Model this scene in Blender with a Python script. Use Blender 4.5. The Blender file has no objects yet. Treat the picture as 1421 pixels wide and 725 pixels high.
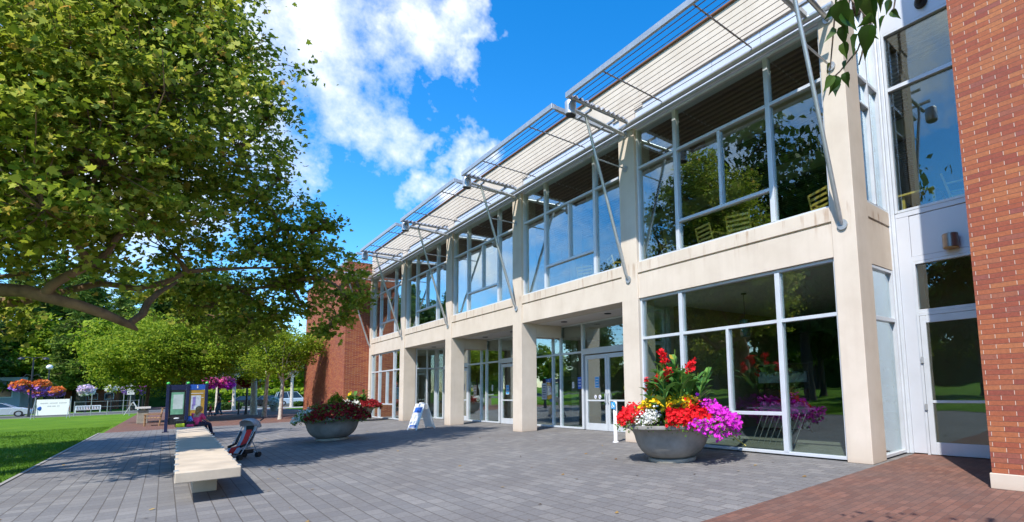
import bpy, math, random
import numpy as np
from mathutils import Vector, Matrix
random.seed(7); RNG = np.random.default_rng(11)
C = bpy.data.collections.new('scene'); bpy.context.scene.collection.children.link(C)
sc = bpy.context.scene
PI = math.pi
# ------------------------------------------------------------------ camera
F, PX, PY, W0, H0 = 701.74, 901.14, 460.66, 1421.0, 725.0
MR = Vector((0.6889, 0.7242, -0.0300)); MD = Vector((-0.0954, 0.0495, -0.9942)); MF = Vector((-0.7185, 0.6878, 0.1032))
EYE = Vector((0, 0, 1.5))
cam = bpy.data.cameras.new('camera'); co = bpy.data.objects.new('camera', cam); C.objects.link(co)
R3 = Matrix((MR, -MD, -MF)).transposed()
co.matrix_world = Matrix.Translation(EYE) @ R3.to_4x4()
cam.sensor_width = 36; cam.lens = F / W0 * 36
cam.shift_x = (W0 / 2 - PX) / W0; cam.shift_y = (PY - H0 / 2) / W0
cam.clip_start = 0.05; cam.clip_end = 3000
sc.camera = co
def ray(x, y):
    return (MR * ((x - PX) / F) + MD * ((y - PY) / F) + MF).normalized()
def at(x, y, dist):            # a point seen at photo pixel x,y at a real distance from the eye
    return EYE + ray(x, y) * dist
# ------------------------------------------------------------------ helpers
def off(o):
    v = Vector((0, 0, 0))
    while o: v += o.location; o = o.parent
    return v
def link(name, me, mat, parent):
    o = bpy.data.objects.new(name, me); C.objects.link(o)
    if mat is not None: me.materials.append(mat)
    if parent is not None: o.parent = parent
    return o
def tag(o, label=None, cat=None, group=None, kind=None):
    if label: o['label'] = label
    if cat: o['category'] = cat
    if group: o['group'] = group
    if kind: o['kind'] = kind
    return o
def thing(name, label, cat, loc=(0, 0, 0), group=None, rz=0):
    o = bpy.data.objects.new(name, None); C.objects.link(o); o.empty_display_size = .2
    o.location = loc; o.rotation_euler = (0, 0, rz)
    return tag(o, label, cat, group)
def kids(o): return [c for c in C.objects if c.parent == o]
def dup(o, parent=None, loc=None, rz=None, label=None, scale=None):
    ks = kids(o); c = o.copy(); C.objects.link(c); c.parent = parent
    for k in ks: dup(k, c)
    if loc is not None: c.location = loc
    if rz is not None: c.rotation_euler = (0, 0, rz)
    if scale is not None: c.scale = (scale,) * 3 if not hasattr(scale, '__len__') else scale
    if label: c['label'] = label
    return c
class B:
    def __init__(s): s.v = []; s.f = []
    def add(s, vs, fs):
        n = len(s.v); s.v += [tuple(v) for v in vs]; s.f += [tuple(i + n for i in f) for f in fs]; return s
    def box(s, x0, y0, z0, x1, y1, z1):
        x0, x1 = sorted((x0, x1)); y0, y1 = sorted((y0, y1)); z0, z1 = sorted((z0, z1))
        return s.add([(x0,y0,z0),(x1,y0,z0),(x1,y1,z0),(x0,y1,z0),(x0,y0,z1),(x1,y0,z1),(x1,y1,z1),(x0,y1,z1)],
                     [(0,3,2,1),(4,5,6,7),(0,1,5,4),(1,2,6,5),(2,3,7,6),(3,0,4,7)])
    def obox(s, c, a, b, d):       # centre and three half-axis vectors
        c, a, b, d = map(Vector, (c, a, b, d))
        vs = [c + a * i + b * j + d * k for k in (-1, 1) for i, j in ((-1,-1),(1,-1),(1,1),(-1,1))]
        return s.add(vs, [(0,3,2,1),(4,5,6,7),(0,1,5,4),(1,2,6,5),(2,3,7,6),(3,0,4,7)])
    def tube(s, pts, rs, n=8, caps=True):
        pts = [Vector(p) for p in pts]
        if not hasattr(rs, '__len__'): rs = [rs] * len(pts)
        vs = []; fs = []; u = None
        for i, p in enumerate(pts):
            t = (pts[min(i + 1, len(pts) - 1)] - pts[max(i - 1, 0)])
            t = t.normalized() if t.length > 1e-9 else Vector((0, 0, 1))
            if u is None: u = t.orthogonal().normalized()
            else:
                u = u - t * u.dot(t); u = u.normalized() if u.length > 1e-6 else t.orthogonal().normalized()
            w = t.cross(u)
            for k in range(n):
                a = 2 * PI * k / n; vs.append(p + (u * math.cos(a) + w * math.sin(a)) * rs[i])
        for i in range(len(pts) - 1):
            for k in range(n):
                k2 = (k + 1) % n; fs.append((i*n+k, i*n+k2, (i+1)*n+k2, (i+1)*n+k))
        if caps: fs.append(tuple(range(n - 1, -1, -1))); fs.append(tuple((len(pts)-1)*n + k for k in range(n)))
        return s.add(vs, fs)
    def lathe(s, prof, c=(0,0,0), n=32, jit=0):
        vs = []; fs = []; cx, cy, cz = c
        for r, z in prof:
            for k in range(n):
                a = 2*PI*k/n; rr = r * (1 + jit * random.uniform(-1, 1)); vs.append((cx+rr*math.cos(a), cy+rr*math.sin(a), cz+z))
        m = len(prof)
        for i in range(m - 1):
            for k in range(n):
                k2 = (k+1) % n; fs.append((i*n+k, i*n+k2, (i+1)*n+k2, (i+1)*n+k))
        fs.append(tuple(range(n-1,-1,-1))); fs.append(tuple((m-1)*n+k for k in range(n)))
        return s.add(vs, fs)
    def ball(s, c, r, sx=1, sy=1, sz=1, n=12, m=8):
        prof = [(max(1e-4, math.sin(PI*i/m)) , -math.cos(PI*i/m)) for i in range(m+1)]
        b = B(); b.lathe(prof, n=n)
        return s.add([(c[0]+x*r*sx, c[1]+y*r*sy, c[2]+z*r*sz) for x, y, z in b.v], b.f)
    def prism(s, pts, d):           # planar polygon swept by vector d
        n = len(pts); d = Vector(d); P = [Vector(p) for p in pts]
        return s.add(P + [p + d for p in P], [tuple(range(n-1,-1,-1)), tuple(range(n, 2*n))] + [(i, (i+1)%n, n+(i+1)%n, n+i) for i in range(n)])
    def build(s, name, mat, parent=None, smooth=False, bevel=0, seg=2):
        o_ = off(parent) if parent else Vector((0,0,0))
        me = bpy.data.meshes.new(name)
        me.from_pydata([(x-o_.x, y-o_.y, z-o_.z) for x, y, z in s.v], [], s.f)
        if smooth: me.polygons.foreach_set('use_smooth', [True]*len(me.polygons))
        me.update()
        o = link(name, me, mat, parent)
        if smooth:
            try: me.set_sharp_from_angle(angle=math.radians(40))
            except Exception: pass
        if bevel:
            m = o.modifiers.new('bevel', 'BEVEL'); m.width = bevel; m.segments = seg; m.limit_method = 'ANGLE'; m.harden_normals = False
        return o
def raw_mesh(name, V, nper, mat, parent, midx=None, mats=None):
    """V: (k*nper,3) array of polygons with nper corners each"""
    V = np.asarray(V, dtype=np.float32)
    if parent is not None: V = V - np.array(off(parent), dtype=np.float32)
    k = len(V) // nper; me = bpy.data.meshes.new(name)
    me.vertices.add(len(V)); me.vertices.foreach_set('co', V.ravel())
    me.loops.add(len(V)); me.loops.foreach_set('vertex_index', np.arange(len(V), dtype=np.int32))
    me.polygons.add(k); me.polygons.foreach_set('loop_start', np.arange(0, len(V), nper, dtype=np.int32))
    o = link(name, me, None, parent)
    for m_ in (mats or [mat]): me.materials.append(m_)
    if midx is not None: me.polygons.foreach_set('material_index', np.asarray(midx, dtype=np.int32))
    me.update(calc_edges=True); me.validate()
    return o
# ------------------------------------------------------------------ materials
def newmat(name):
    m = bpy.data.materials.new(name); m.use_nodes = True; nt = m.node_tree
    b = nt.nodes['Principled BSDF']; return m, nt, b
def nd(nt, t, **kw):
    n = nt.nodes.new(t)
    for k, v in kw.items():
        if k.startswith('_'): setattr(n, k[1:], v)
        else:
            key = k.replace('__', ' ')
            n.inputs[key].default_value = v
    return n
def mth(nt, op, a, b=None, c=None, clamp=False):
    n = nt.nodes.new('ShaderNodeMath'); n.operation = op; n.use_clamp = clamp
    for i, x in enumerate((a, b, c)):
        if x is None: continue
        if isinstance(x, (int, float)): n.inputs[i].default_value = x
        else: nt.links.new(x, n.inputs[i])
    return n.outputs[0]
def ramp(nt, fac, stops, interp='LINEAR'):
    n = nt.nodes.new('ShaderNodeValToRGB'); n.color_ramp.interpolation = interp; el = n.color_ramp.elements
    while len(el) > 1: el.remove(el[0])
    el[0].position = stops[0][0]; el[0].color = (*stops[0][1], 1)
    for p, c in stops[1:]:
        e = el.new(p); e.color = (*c, 1)
    nt.links.new(fac, n.inputs[0]); return n.outputs[0]
def mixc(nt, fac, a, b, mode='MIX'):
    n = nt.nodes.new('ShaderNodeMix'); n.data_type = 'RGBA'; n.blend_type = mode
    for s_, x in ((n.inputs[0], fac), (n.inputs[6], a), (n.inputs[7], b)):
        if isinstance(x, (int, float)): s_.default_value = x
        elif isinstance(x, tuple): s_.default_value = (*x, 1)
        else: nt.links.new(x, s_)
    return n.outputs[2]
def pos(nt):
    return nt.nodes.new('ShaderNodeNewGeometry').outputs['Position']
def noise(nt, vec, scale, detail=4, rough=.6, out=0):
    n = nt.nodes.new('ShaderNodeTexNoise'); n.inputs['Scale'].default_value = scale; n.inputs['Detail'].default_value = detail; n.inputs['Roughness'].default_value = rough
    if vec is not None: nt.links.new(vec, n.inputs['Vector'])
    return n.outputs[out]
def scalev(nt, vec, s_):
    n = nt.nodes.new('ShaderNodeVectorMath'); n.operation = 'MULTIPLY'; n.inputs[1].default_value = s_; nt.links.new(vec, n.inputs[0]); return n.outputs[0]
def bump(nt, b, h, strength=.3, dist=.01):
    n = nt.nodes.new('ShaderNodeBump'); n.inputs['Strength'].default_value = strength; n.inputs['Distance'].default_value = dist
    nt.links.new(h, n.inputs['Height']); nt.links.new(n.outputs[0], b.inputs['Normal'])
def simple(name, col, rough=.6, metal=0, var=.12, scale=8, spec=.5, coat=0, bmp=0):
    m, nt, b = newmat(name); p = pos(nt)
    c = tuple(col)
    if var:
        f = noise(nt, p, scale, 5)
        hi = tuple(min(1, x*(1+var)) for x in c); lo = tuple(x*(1-var) for x in c)
        nt.links.new(ramp(nt, f, [(.3, lo), (.7, hi)]), b.inputs['Base Color'])
        nt.links.new(mth(nt, 'MULTIPLY_ADD', f, .2, rough-.1), b.inputs['Roughness'])
        if bmp: bump(nt, b, noise(nt, p, scale*6, 4), bmp, .005)
    else:
        b.inputs['Base Color'].default_value = (*c, 1); b.inputs['Roughness'].default_value = rough
    b.inputs['Metallic'].default_value = metal; b.inputs['Specular IOR Level'].default_value = spec; b.inputs['Coat Weight'].default_value = coat
    return m
M = {}
# cream precast concrete, with rain stains running down in streaks
def cream():
    m, nt, b = newmat('precast_concrete'); p = pos(nt)
    sp = nt.nodes.new('ShaderNodeSeparateXYZ'); nt.links.new(p, sp.inputs[0])
    f1 = noise(nt, p, 1.3, 5); f2 = noise(nt, p, 45, 3)
    c = ramp(nt, f1, [(.3, (.60,.515,.42)), (.5, (.66,.575,.475)), (.72, (.71,.62,.52))])
    st = noise(nt, scalev(nt, p, (7, 7, .7)), 1.0, 5)
    st = mth(nt, 'SMOOTH_MIN', mth(nt, 'MULTIPLY', mth(nt, 'SUBTRACT', st, .54, clamp=True), 6, clamp=True), 1, .1)
    # stains hang just below the upper sill and rise from the foot of the columns
    sill = ramp(nt, mth(nt, 'MULTIPLY_ADD', sp.outputs[2], .1, 0), [(.405, (0,0,0)), (.43, (.25,.25,.25)), (.468, (1,1,1)), (.476, (0,0,0))])
    foot = ramp(nt, mth(nt, 'MULTIPLY', sp.outputs[2], 1.0), [(0, (.8,.8,.8)), (.1, (.35,.35,.35)), (.45, (0,0,0))])
    w = mth(nt, 'MULTIPLY', mth(nt, 'ADD', mth(nt, 'MULTIPLY', sill, st), mth(nt, 'MULTIPLY', foot, f1)), .9, clamp=True)
    c = mixc(nt, w, c, (.34,.20,.11))
    c = mixc(nt, mth(nt, 'MULTIPLY', f2, .15), c, (.5,.42,.33)); c = mixc(nt, mth(nt, 'MULTIPLY', mth(nt, 'MULTIPLY', mth(nt, 'SUBTRACT', noise(nt, scalev(nt, p, (5, 5, .25)), 1.0, 4), .5, clamp=True), 3, clamp=True), .2), c, (.42,.34,.27))
    nt.links.new(c, b.inputs['Base Color']); b.inputs['Roughness'].default_value = .82; b.inputs['Specular IOR Level'].default_value = .3
    bump(nt, b, f2, .15, .004); return m
M['cream'] = cream()
def brickmat(name, bw, rh, ms, cols, mortar, vecmode, bumpd=.006, stain=.25, offset=.5, rough=.85, msmooth=.1, dirt=(.1,.08,.07), big=0.5):
    m, nt, b = newmat(name); p = pos(nt)
    sp = nt.nodes.new('ShaderNodeSeparateXYZ'); nt.links.new(p, sp.inputs[0])
    cb = nt.nodes.new('ShaderNodeCombineXYZ')
    if vecmode == 'wall':
        nt.links.new(mth(nt, 'ADD', sp.outputs[0], sp.outputs[1]), cb.inputs[0]); nt.links.new(sp.outputs[2], cb.inputs[1])
    elif vecmode == 'x':
        nt.links.new(sp.outputs[0], cb.inputs[0]); nt.links.new(sp.outputs[1], cb.inputs[1])
    else:
        nt.links.new(sp.outputs[1], cb.inputs[0]); nt.links.new(sp.outputs[0], cb.inputs[1])
    wob = nt.nodes.new('ShaderNodeVectorMath'); wob.operation = 'MULTIPLY_ADD'
    nt.links.new(noise(nt, p, 3.0, 3, out=1), wob.inputs[0]); wob.inputs[1].default_value = (.006,.006,0); nt.links.new(cb.outputs[0], wob.inputs[2])
    t = nt.nodes.new('ShaderNodeTexBrick'); t.offset = offset; t.inputs['Scale'].default_value = 1
    t.inputs['Brick Width'].default_value = bw; t.inputs['Row Height'].default_value = rh; t.inputs['Mortar Size'].default_value = ms
    t.inputs['Mortar Smooth'].default_value = msmooth
    t.inputs['Color1'].default_value = (0,0,0,1); t.inputs['Color2'].default_value = (1,1,1,1); t.inputs['Mortar'].default_value = (.5,.5,.5,1)
    nt.links.new(wob.outputs[0], t.inputs['Vector'])
    c = ramp(nt, t.outputs['Color'], cols)
    f1 = noise(nt, p, big, 6, .65); f2 = noise(nt, p, 28, 4, .7)
    c = mixc(nt, mth(nt, 'MULTIPLY', ramp(nt, f1, [(.4,(0,0,0)),(.65,(1,1,1))]), stain), c, dirt)
    c = mixc(nt, .5, c, ramp(nt, f2, [(.3,(.35,.35,.35)),(.7,(.75,.75,.75))]), 'OVERLAY')
    mc = mortar
    if vecmode == 'wall':       # shade inside the raked bed joints, painted in as a darker mortar colour
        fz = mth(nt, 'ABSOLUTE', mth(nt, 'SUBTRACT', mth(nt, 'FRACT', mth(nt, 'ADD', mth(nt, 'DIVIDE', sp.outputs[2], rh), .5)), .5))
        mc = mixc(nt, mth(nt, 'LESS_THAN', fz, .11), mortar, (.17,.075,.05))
    c = mixc(nt, t.outputs['Fac'], c, mc)
    nt.links.new(c, b.inputs['Base Color'])
    nt.links.new(mth(nt, 'MULTIPLY_ADD', f2, .25, rough-.15), b.inputs['Roughness']); b.inputs['Specular IOR Level'].default_value = .35
    h = mth(nt, 'ADD', mth(nt, 'MULTIPLY', t.outputs['Fac'], -1), mth(nt, 'MULTIPLY', f2, .5))
    h = mth(nt, 'ADD', h, mth(nt, 'MULTIPLY', t.outputs['Color'], .5))
    bump(nt, b, h, .6, bumpd); return m
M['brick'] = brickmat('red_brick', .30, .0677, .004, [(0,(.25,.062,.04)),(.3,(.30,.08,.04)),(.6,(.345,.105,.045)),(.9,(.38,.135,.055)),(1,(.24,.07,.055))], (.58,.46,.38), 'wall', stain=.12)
M['paver'] = brickmat('grey_pavers', .30, .19, .006, [(0,(.150,.147,.147)),(.35,(.168,.164,.162)),(.7,(.185,.180,.175)),(1,(.215,.207,.198))], (.095,.085,.075), 'x', bumpd=.008, stain=.55, dirt=(.13,.12,.115), big=.55)
M['redpaver'] = brickmat('red_brick_paving', .20, .10, .005, [(0,(.135,.062,.045)),(.5,(.168,.08,.057)),(1,(.205,.10,.072))], (.10,.065,.055), 'y', bumpd=.004, stain=.6, dirt=(.105,.075,.065), big=.9)
M['silver'] = simple('silver_aluminium', (.66,.70,.74), .42, .25, .06, 3)
M['white_panel'] = simple('white_metal_panel', (.66,.69,.74), .38, .2, .05, .8)
M['steel'] = simple('painted_steel', (.50,.52,.53), .4, .55, .1, 10)
M['darkmetal'] = simple('dark_metal', (.05,.05,.055), .45, .5, .1, 10)
M['louver'] = simple('bronze_louver', (.13,.085,.06), .6, .2, .15, 6)
M['brown'] = simple('brown_coping', (.22,.10,.055), .6)
M['soffit'] = simple('white_soffit', (.66,.62,.58), .8, 0, .05, 1)
M['beige_in'] = simple('interior_wall_paint', (.34,.25,.14), .85, 0, .15, .7)
M['dark_in'] = simple('interior_dark_wood', (.10,.06,.035), .7, 0, .3, 2)
M['carpet'] = simple('carpet', (.22,.22,.19), .95, 0, .2, 10)
M['yellow_wood'] = simple('varnished_maple', (.85,.58,.12), .35, 0, .12, 6, coat=.3)
M['white'] = simple('white_plastic', (.78,.78,.78), .5, 0, .04, 5)
M['blue'] = simple('blue_sign_paint', (.02,.10,.45), .4, 0, .08, 5)
M['sky_blue'] = simple('light_blue_sign', (.05,.35,.70), .4, 0, .05, 5)
M['navy'] = simple('navy_paint', (.008,.012,.06), .4, 0, .1, 5)
M['black'] = simple('black_plastic', (.012,.012,.014), .5, 0, .1, 8)
M['greenball'] = simple('green_paint', (.08,.55,.10), .4, 0, .05, 5)
M['ochre'] = simple('ochre_panel', (.42,.24,.03), .5, 0, .1, 5)
M['mapgrey'] = simple('pale_map_print', (.52,.56,.60), .5, 0, .25, 9)
M['mapgreen'] = simple('green_map_print', (.18,.42,.26), .5, 0, .3, 3)
M['palegreen'] = simple('pale_poster_print', (.52,.60,.56), .5, 0, .15, 4)
M['purple_ink'] = simple('purple_map_ink', (.25,.2,.5), .5, 0, .3, 7)
M['stone'] = simple('cast_stone', (.52,.43,.32), .8, 0, .16, 2.2, bmp=.3)
M['pot'] = simple('grey_concrete_pot', (.27,.25,.225), .65, 0, .25, 3.5, bmp=.35)
M['potfoot'] = simple('pale_pot_foot', (.36,.33,.27), .8, 0, .2, 5)
M['soil'] = simple('soil', (.03,.02,.012), .95)
M['bark'] = simple('plane_bark', (.20,.125,.065), .9, 0, .5, 3.5, bmp=.8)
M['barkdark'] = simple('dark_bark', (.085,.062,.045), .9, 0, .4, 5, bmp=.8)
M['birchbark'] = simple('white_birch_bark', (.55,.50,.42), .8, 0, .35, 7, bmp=.5)
M['timber'] = simple('weathered_timber', (.36,.22,.11), .7, 0, .25, 6)
M['asphalt'] = simple('asphalt', (.06,.06,.065), .9, 0, .25, 1.5, bmp=.3)
M['walk'] = simple('concrete_sidewalk', (.36,.35,.34), .85, 0, .15, .6)
M['kerb'] = simple('concrete_kerb', (.30,.29,.27), .85)
M['hair'] = simple('blond_hair', (.38,.21,.07), .55, 0, .3, 30)
M['darkhair'] = simple('brown_hair', (.06,.035,.02), .6)
M['skin'] = simple('skin', (.55,.30,.21), .55, 0, .05, 10)
M['pink'] = simple('pink_cotton', (.75,.06,.22), .85, 0, .15, 12)
M['redcloth'] = simple('red_cloth', (.70,.03,.02), .8, 0, .1, 12)
M['greycloth'] = simple('grey_cloth', (.40,.41,.45), .85, 0, .12, 14)
M['denim'] = simple('dark_denim', (.02,.03,.08), .9, 0, .2, 12)
M['lightdenim'] = simple('light_denim', (.06,.13,.24), .9, 0, .2, 12)
M['browncloth'] = simple('brown_cloth', (.12,.05,.035), .9)
M['lime'] = simple('lime_cloth', (.45,.60,.03), .8)
M['rubber'] = simple('rubber', (.02,.02,.02), .8)
M['globe'] = simple('frosted_globe', (.8,.8,.78), .3, 0, .03, 5)
M['carwhite'] = simple('silver_car_paint', (.55,.60,.66), .25, .3, .03, 1, coat=1)
M['cardark'] = simple('dark_car_paint', (.02,.025,.03), .25, .2, .03, 1, coat=1)
M['carblue'] = simple('white_blue_car_paint', (.55,.66,.72), .25, .1, .03, 1, coat=1)
M['carglass'] = simple('car_glass', (.02,.04,.06), .08, 0, 0, 1)
M['roofgrey'] = simple('grey_roof', (.42,.44,.47), .8, 0, .1, .3)
M['tan'] = simple('tan_stucco', (.50,.36,.24), .85, 0, .1, .5)
def glassmat(name, tint, base=.07):
    m, nt, b = newmat(name); nt.nodes.remove(b)
    out = [n for n in nt.nodes if n.type == 'OUTPUT_MATERIAL'][0]
    tr = nt.nodes.new('ShaderNodeBsdfTransparent'); tr.inputs[0].default_value = (*tint, 1)
    gl = nt.nodes.new('ShaderNodeBsdfGlossy'); gl.inputs['Roughness'].default_value = .0; gl.inputs[0].default_value = (.88,.96,.98,1)
    # panes are never perfectly flat
    p = pos(nt); bm = nt.nodes.new('ShaderNodeBump'); bm.inputs['Strength'].default_value = .16; bm.inputs['Distance'].default_value = .02
    nt.links.new(noise(nt, p, .9, 2), bm.inputs['Height']); nt.links.new(bm.outputs[0], gl.inputs['Normal'])
    lw = nt.nodes.new('ShaderNodeLayerWeight'); lw.inputs[0].default_value = .5
    f = mth(nt, 'MULTIPLY_ADD', mth(nt, 'POWER', lw.outputs['Facing'], 2.6), 1.3, base, clamp=True)
    mx = nt.nodes.new('ShaderNodeMixShader'); nt.links.new(f, mx.inputs[0]); nt.links.new(tr.outputs[0], mx.inputs[1]); nt.links.new(gl.outputs[0], mx.inputs[2])
    nt.links.new(mx.outputs[0], out.inputs[0]); return m
M['glass'] = glassmat('window_glass', (.88,.94,.91), .11)
def leafmat(name, cols, trans=.35, rough=.6, spec=.18):
    m, nt, b = newmat(name)
    g = nt.nodes.new('ShaderNodeNewGeometry')
    c = ramp(nt, g.outputs['Random Per Island'], cols)
    oi = nt.nodes.new('ShaderNodeObjectInfo')
    f = noise(nt, g.outputs['Position'], .7, 2)
    hs = nt.nodes.new('ShaderNodeHueSaturation'); nt.links.new(c, hs.inputs['Color'])
    nt.links.new(mth(nt, 'MULTIPLY_ADD', f, .9, .66), hs.inputs['Value'])
    nt.links.new(hs.outputs[0], b.inputs['Base Color']); b.inputs['Roughness'].default_value = rough; b.inputs['Specular IOR Level'].default_value = spec
    tl = nt.nodes.new('ShaderNodeBsdfTranslucent'); nt.links.new(hs.outputs[0], tl.inputs[0])
    mx = nt.nodes.new('ShaderNodeMixShader'); mx.inputs[0].default_value = trans
    out = [n for n in nt.nodes if n.type == 'OUTPUT_MATERIAL'][0]
    nt.links.new(b.outputs[0], mx.inputs[1]); nt.links.new(tl.outputs[0], mx.inputs[2]); nt.links.new(mx.outputs[0], out.inputs[0]); return m
M['leaf_plane'] = leafmat('plane_leaves', [(0,(.11,.165,.015)),(.4,(.215,.275,.022)),(.7,(.34,.39,.035)),(.93,(.48,.49,.09)),(1,(.48,.27,.05))], .52)
M['leaf_bright'] = leafmat('bright_leaves', [(0,(.09,.17,.01)),(.5,(.19,.29,.015)),(1,(.34,.40,.03))], .45)
M['leaf_dark'] = leafmat('dark_leaves', [(0,(.03,.07,.012)),(.5,(.05,.11,.018)),(1,(.09,.15,.025))], .3)
M['needle'] = leafmat('conifer_needles', [(0,(.05,.10,.018)),(.5,(.10,.17,.025)),(1,(.19,.25,.04))], .3)
M['leaf_birch'] = leafmat('birch_leaves', [(0,(.025,.075,.01)),(.6,(.05,.12,.012)),(1,(.10,.17,.02))], .4, .35, .5)
M['leaf_canna'] = leafmat('canna_leaves', [(0,(.04,.13,.03)),(.7,(.09,.22,.04)),(.93,(.15,.28,.05)),(1,(.45,.30,.04))], .3)
M['leaf_fine'] = leafmat('bedding_leaves', [(0,(.06,.13,.02)),(1,(.16,.26,.04))], .3)
def flower(name, a, b_): return leafmat(name, [(0, a), (1, b_)], .25, .6)
M['f_red'] = flower('red_petals', (.55,.008,.012), (.80,.02,.03)); M['f_deep'] = flower('deep_red_petals', (.16,.008,.012), (.34,.015,.02))
M['f_yellow'] = flower('yellow_petals', (.80,.50,.01), (.85,.66,.03)); M['f_white'] = flower('white_petals', (.70,.70,.66), (.80,.80,.76))
M['f_magenta'] = flower('magenta_petals', (.55,.02,.50), (.75,.05,.62)); M['f_orange'] = flower('orange_petals', (.70,.16,.03), (.80,.28,.08))
M['f_pink'] = flower('pink_petals', (.75,.08,.35), (.80,.25,.45)); M['f_violet'] = flower('violet_petals', (.25,.10,.55), (.40,.20,.60))
M['f_pale'] = flower('pale_lilac_petals', (.60,.45,.62), (.72,.62,.72))
def grassmat():
    m, nt, b = newmat('lawn_grass'); p = pos(nt)
    f1 = noise(nt, p, .35, 5, .6); f2 = noise(nt, p, 14, 5, .75); f3 = noise(nt, scalev(nt, p, (1,1,1)), 90, 3, .7)
    c = ramp(nt, f1, [(.35,(.075,.17,.010)),(.6,(.115,.23,.014)),(.75,(.17,.26,.025))])
    c = mixc(nt, .65, c, ramp(nt, f2, [(.3,(.3,.3,.3)),(.7,(.75,.75,.75))]), 'OVERLAY')
    c = mixc(nt, .6, c, ramp(nt, f3, [(.3,(.25,.25,.25)),(.7,(.8,.8,.8))]), 'OVERLAY')
    fal = noise(nt, p, 7.5, 1); c = mixc(nt, ramp(nt, fal, [(.74,(0,0,0)),(.76,(1,1,1))]), c, (.30,.20,.06))
    nt.links.new(c, b.inputs['Base Color']); b.inputs['Roughness'].default_value = .95; b.inputs['Specular IOR Level'].default_value = .15
    bump(nt, b, mth(nt, 'ADD', f2, f3), .8, .05); return m
M['grass'] = grassmat()
M['blade'] = leafmat('grass_blades', [(0,(.06,.15,.01)),(1,(.14,.26,.02))], .3)
def deckmat():      # corrugated metal ceiling
    m, nt, b = newmat('corrugated_ceiling'); p = pos(nt)
    w = nt.nodes.new('ShaderNodeTexWave'); w.wave_type = 'BANDS'; w.bands_direction = 'Y'; w.inputs['Scale'].default_value = 1.6
    nt.links.new(p, w.inputs[0]); nt.links.new(ramp(nt, w.outputs[1], [(0,(.22,.16,.11)),(1,(.42,.33,.25))]), b.inputs['Base Color'])
    b.inputs['Roughness'].default_value = .8; bump(nt, b, w.outputs[1], 1, .06); return m
M['deck'] = deckmat()
# ------------------------------------------------------------------ ground
def slab(name, x0, x1, y0, y1, z, mat):
    b = B(); b.add([(x0,y0,z),(x1,y0,z),(x1,y1,z),(x0,y1,z)], [(0,1,2,3)])
    return tag(b.build(name, mat), kind='structure')
slab('lawn', -900, 300, -600, 600, -.012, M['grass'])
slab('plaza_pavement', -35, -3.75, -2.1, 10.72, 0, M['paver'])
slab('brick_pavement', -3.75, 12, -12, 10.75, 0, M['redpaver'])
slab('brick_path', -72, -35.0, -2.0, 10.0, -.002, M['redpaver'])
slab('brick_path', -300, -72.0, -2.0, 1.4, .004, M['redpaver'])
slab('sidewalk', -79, -72.0, 1.4, 60, .003, M['walk'])
slab('road', -93, -80, -220, 260, -.10+.105, M['asphalt'])
b = B(); b.box(-80, -220, -.01, -79.8, 260, .10); b.box(-93.2, -220, -.01, -93, 260, .10); tag(b.build('kerb', M['kerb']), kind='structure')
b = B(); b.box(-35, -2.16, -.02, -3.8, -2.1, .018); tag(b.build('kerb', M['kerb']), kind='structure')
# lawn blades along the near edge of the grass, where single blades can be seen
n = 46000
X = -11 - 32 * RNG.random(n) ** 1.6; Y = -2.17 - 9 * RNG.random(n) ** 1.3
h = .028 + .04 * RNG.random(n); a = RNG.random(n) * 2 * PI; w = .006 + .006 * RNG.random(n)
P = np.zeros((n, 3, 3)); P[:, 0] = np.c_[X - w*np.cos(a), Y - w*np.sin(a), np.full(n, -.012)]; P[:, 1] = np.c_[X + w*np.cos(a), Y + w*np.sin(a), np.full(n, -.012)]
P[:, 2] = np.c_[X + .03*RNG.normal(size=n), Y + .03*RNG.normal(size=n), h]
tag(raw_mesh('grass', P.reshape(-1, 3), 3, M['blade'], None), 'short green lawn grass beside the grey paving', 'grass', kind='stuff')
# ------------------------------------------------------------------ the building
bld = thing('library_building', 'long two storey cream and glass public building with red brick ends', 'building', (-19, 9.2, 0))
def part(b, name, mat, parent=bld, **k): return b.build(name, M[mat], parent, **k)
COLS = [(-4.28, -3.82), (-10.34, -9.70), (-16.37, -15.75), (-22.42, -21.79), (-28.44, -27.81), (-34.10, -33.76)]
XC = [-4.06, -10.04, -16.08, -22.12, -28.13, -33.92]
YW = 8.90
for (x0, x1) in COLS:
    b = B(); b.box(x0, YW, 0, x1, 9.5, 8.46); part(b, 'column', 'cream', bevel=.012)
for i in range(5):
    x0, x1 = COLS[i+1][1], COLS[i][0]
    b = B(); b.box(x0, 8.935, 3.76, x1, 9.5, 4.405); b.box(x0, 8.97, 4.405, x1, 9.5, 4.445); b.box(x0, 8.918, 4.445, x1, 9.5, 4.725)
    part(b, 'spandrel_band', 'cream', bevel=.006)
# top: metal fascia between columns, cream parapet, coping
for i in range(5):
    x0, x1 = COLS[i+1][1], COLS[i][0]
    b = B(); nseg = 4; dx = (x1-x0)/nseg
    for k in range(nseg): b.box(x0+dx*k+.006, 9.0, 8.50, x0+dx*(k+1)-.006, 9.2, 9.09)
    b.box(x0, 9.03, 8.46, x1, 9.3, 9.1)
    part(b, 'metal_fascia', 'white_panel')
b = B(); b.box(-34.1, 8.955, 9.10, -3.80, 9.35, 10.12)
for (x0, x1) in COLS: b.box(x0, 8.95, 8.462, x1, 9.349, 9.098)
for (x0, x1) in COLS[1:5]: b.box(x0-.3, 8.96, 9.0, x0-.002, 9.348, 9.097); b.box(x1+.002, 8.96, 9.0, x1+.3, 9.348, 9.097)
part(b, 'parapet', 'cream')
b = B()
b.box(-34.15, 8.90, 10.122, -3.78, 9.4, 10.16); part(b, 'coping', 'brown')
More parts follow.
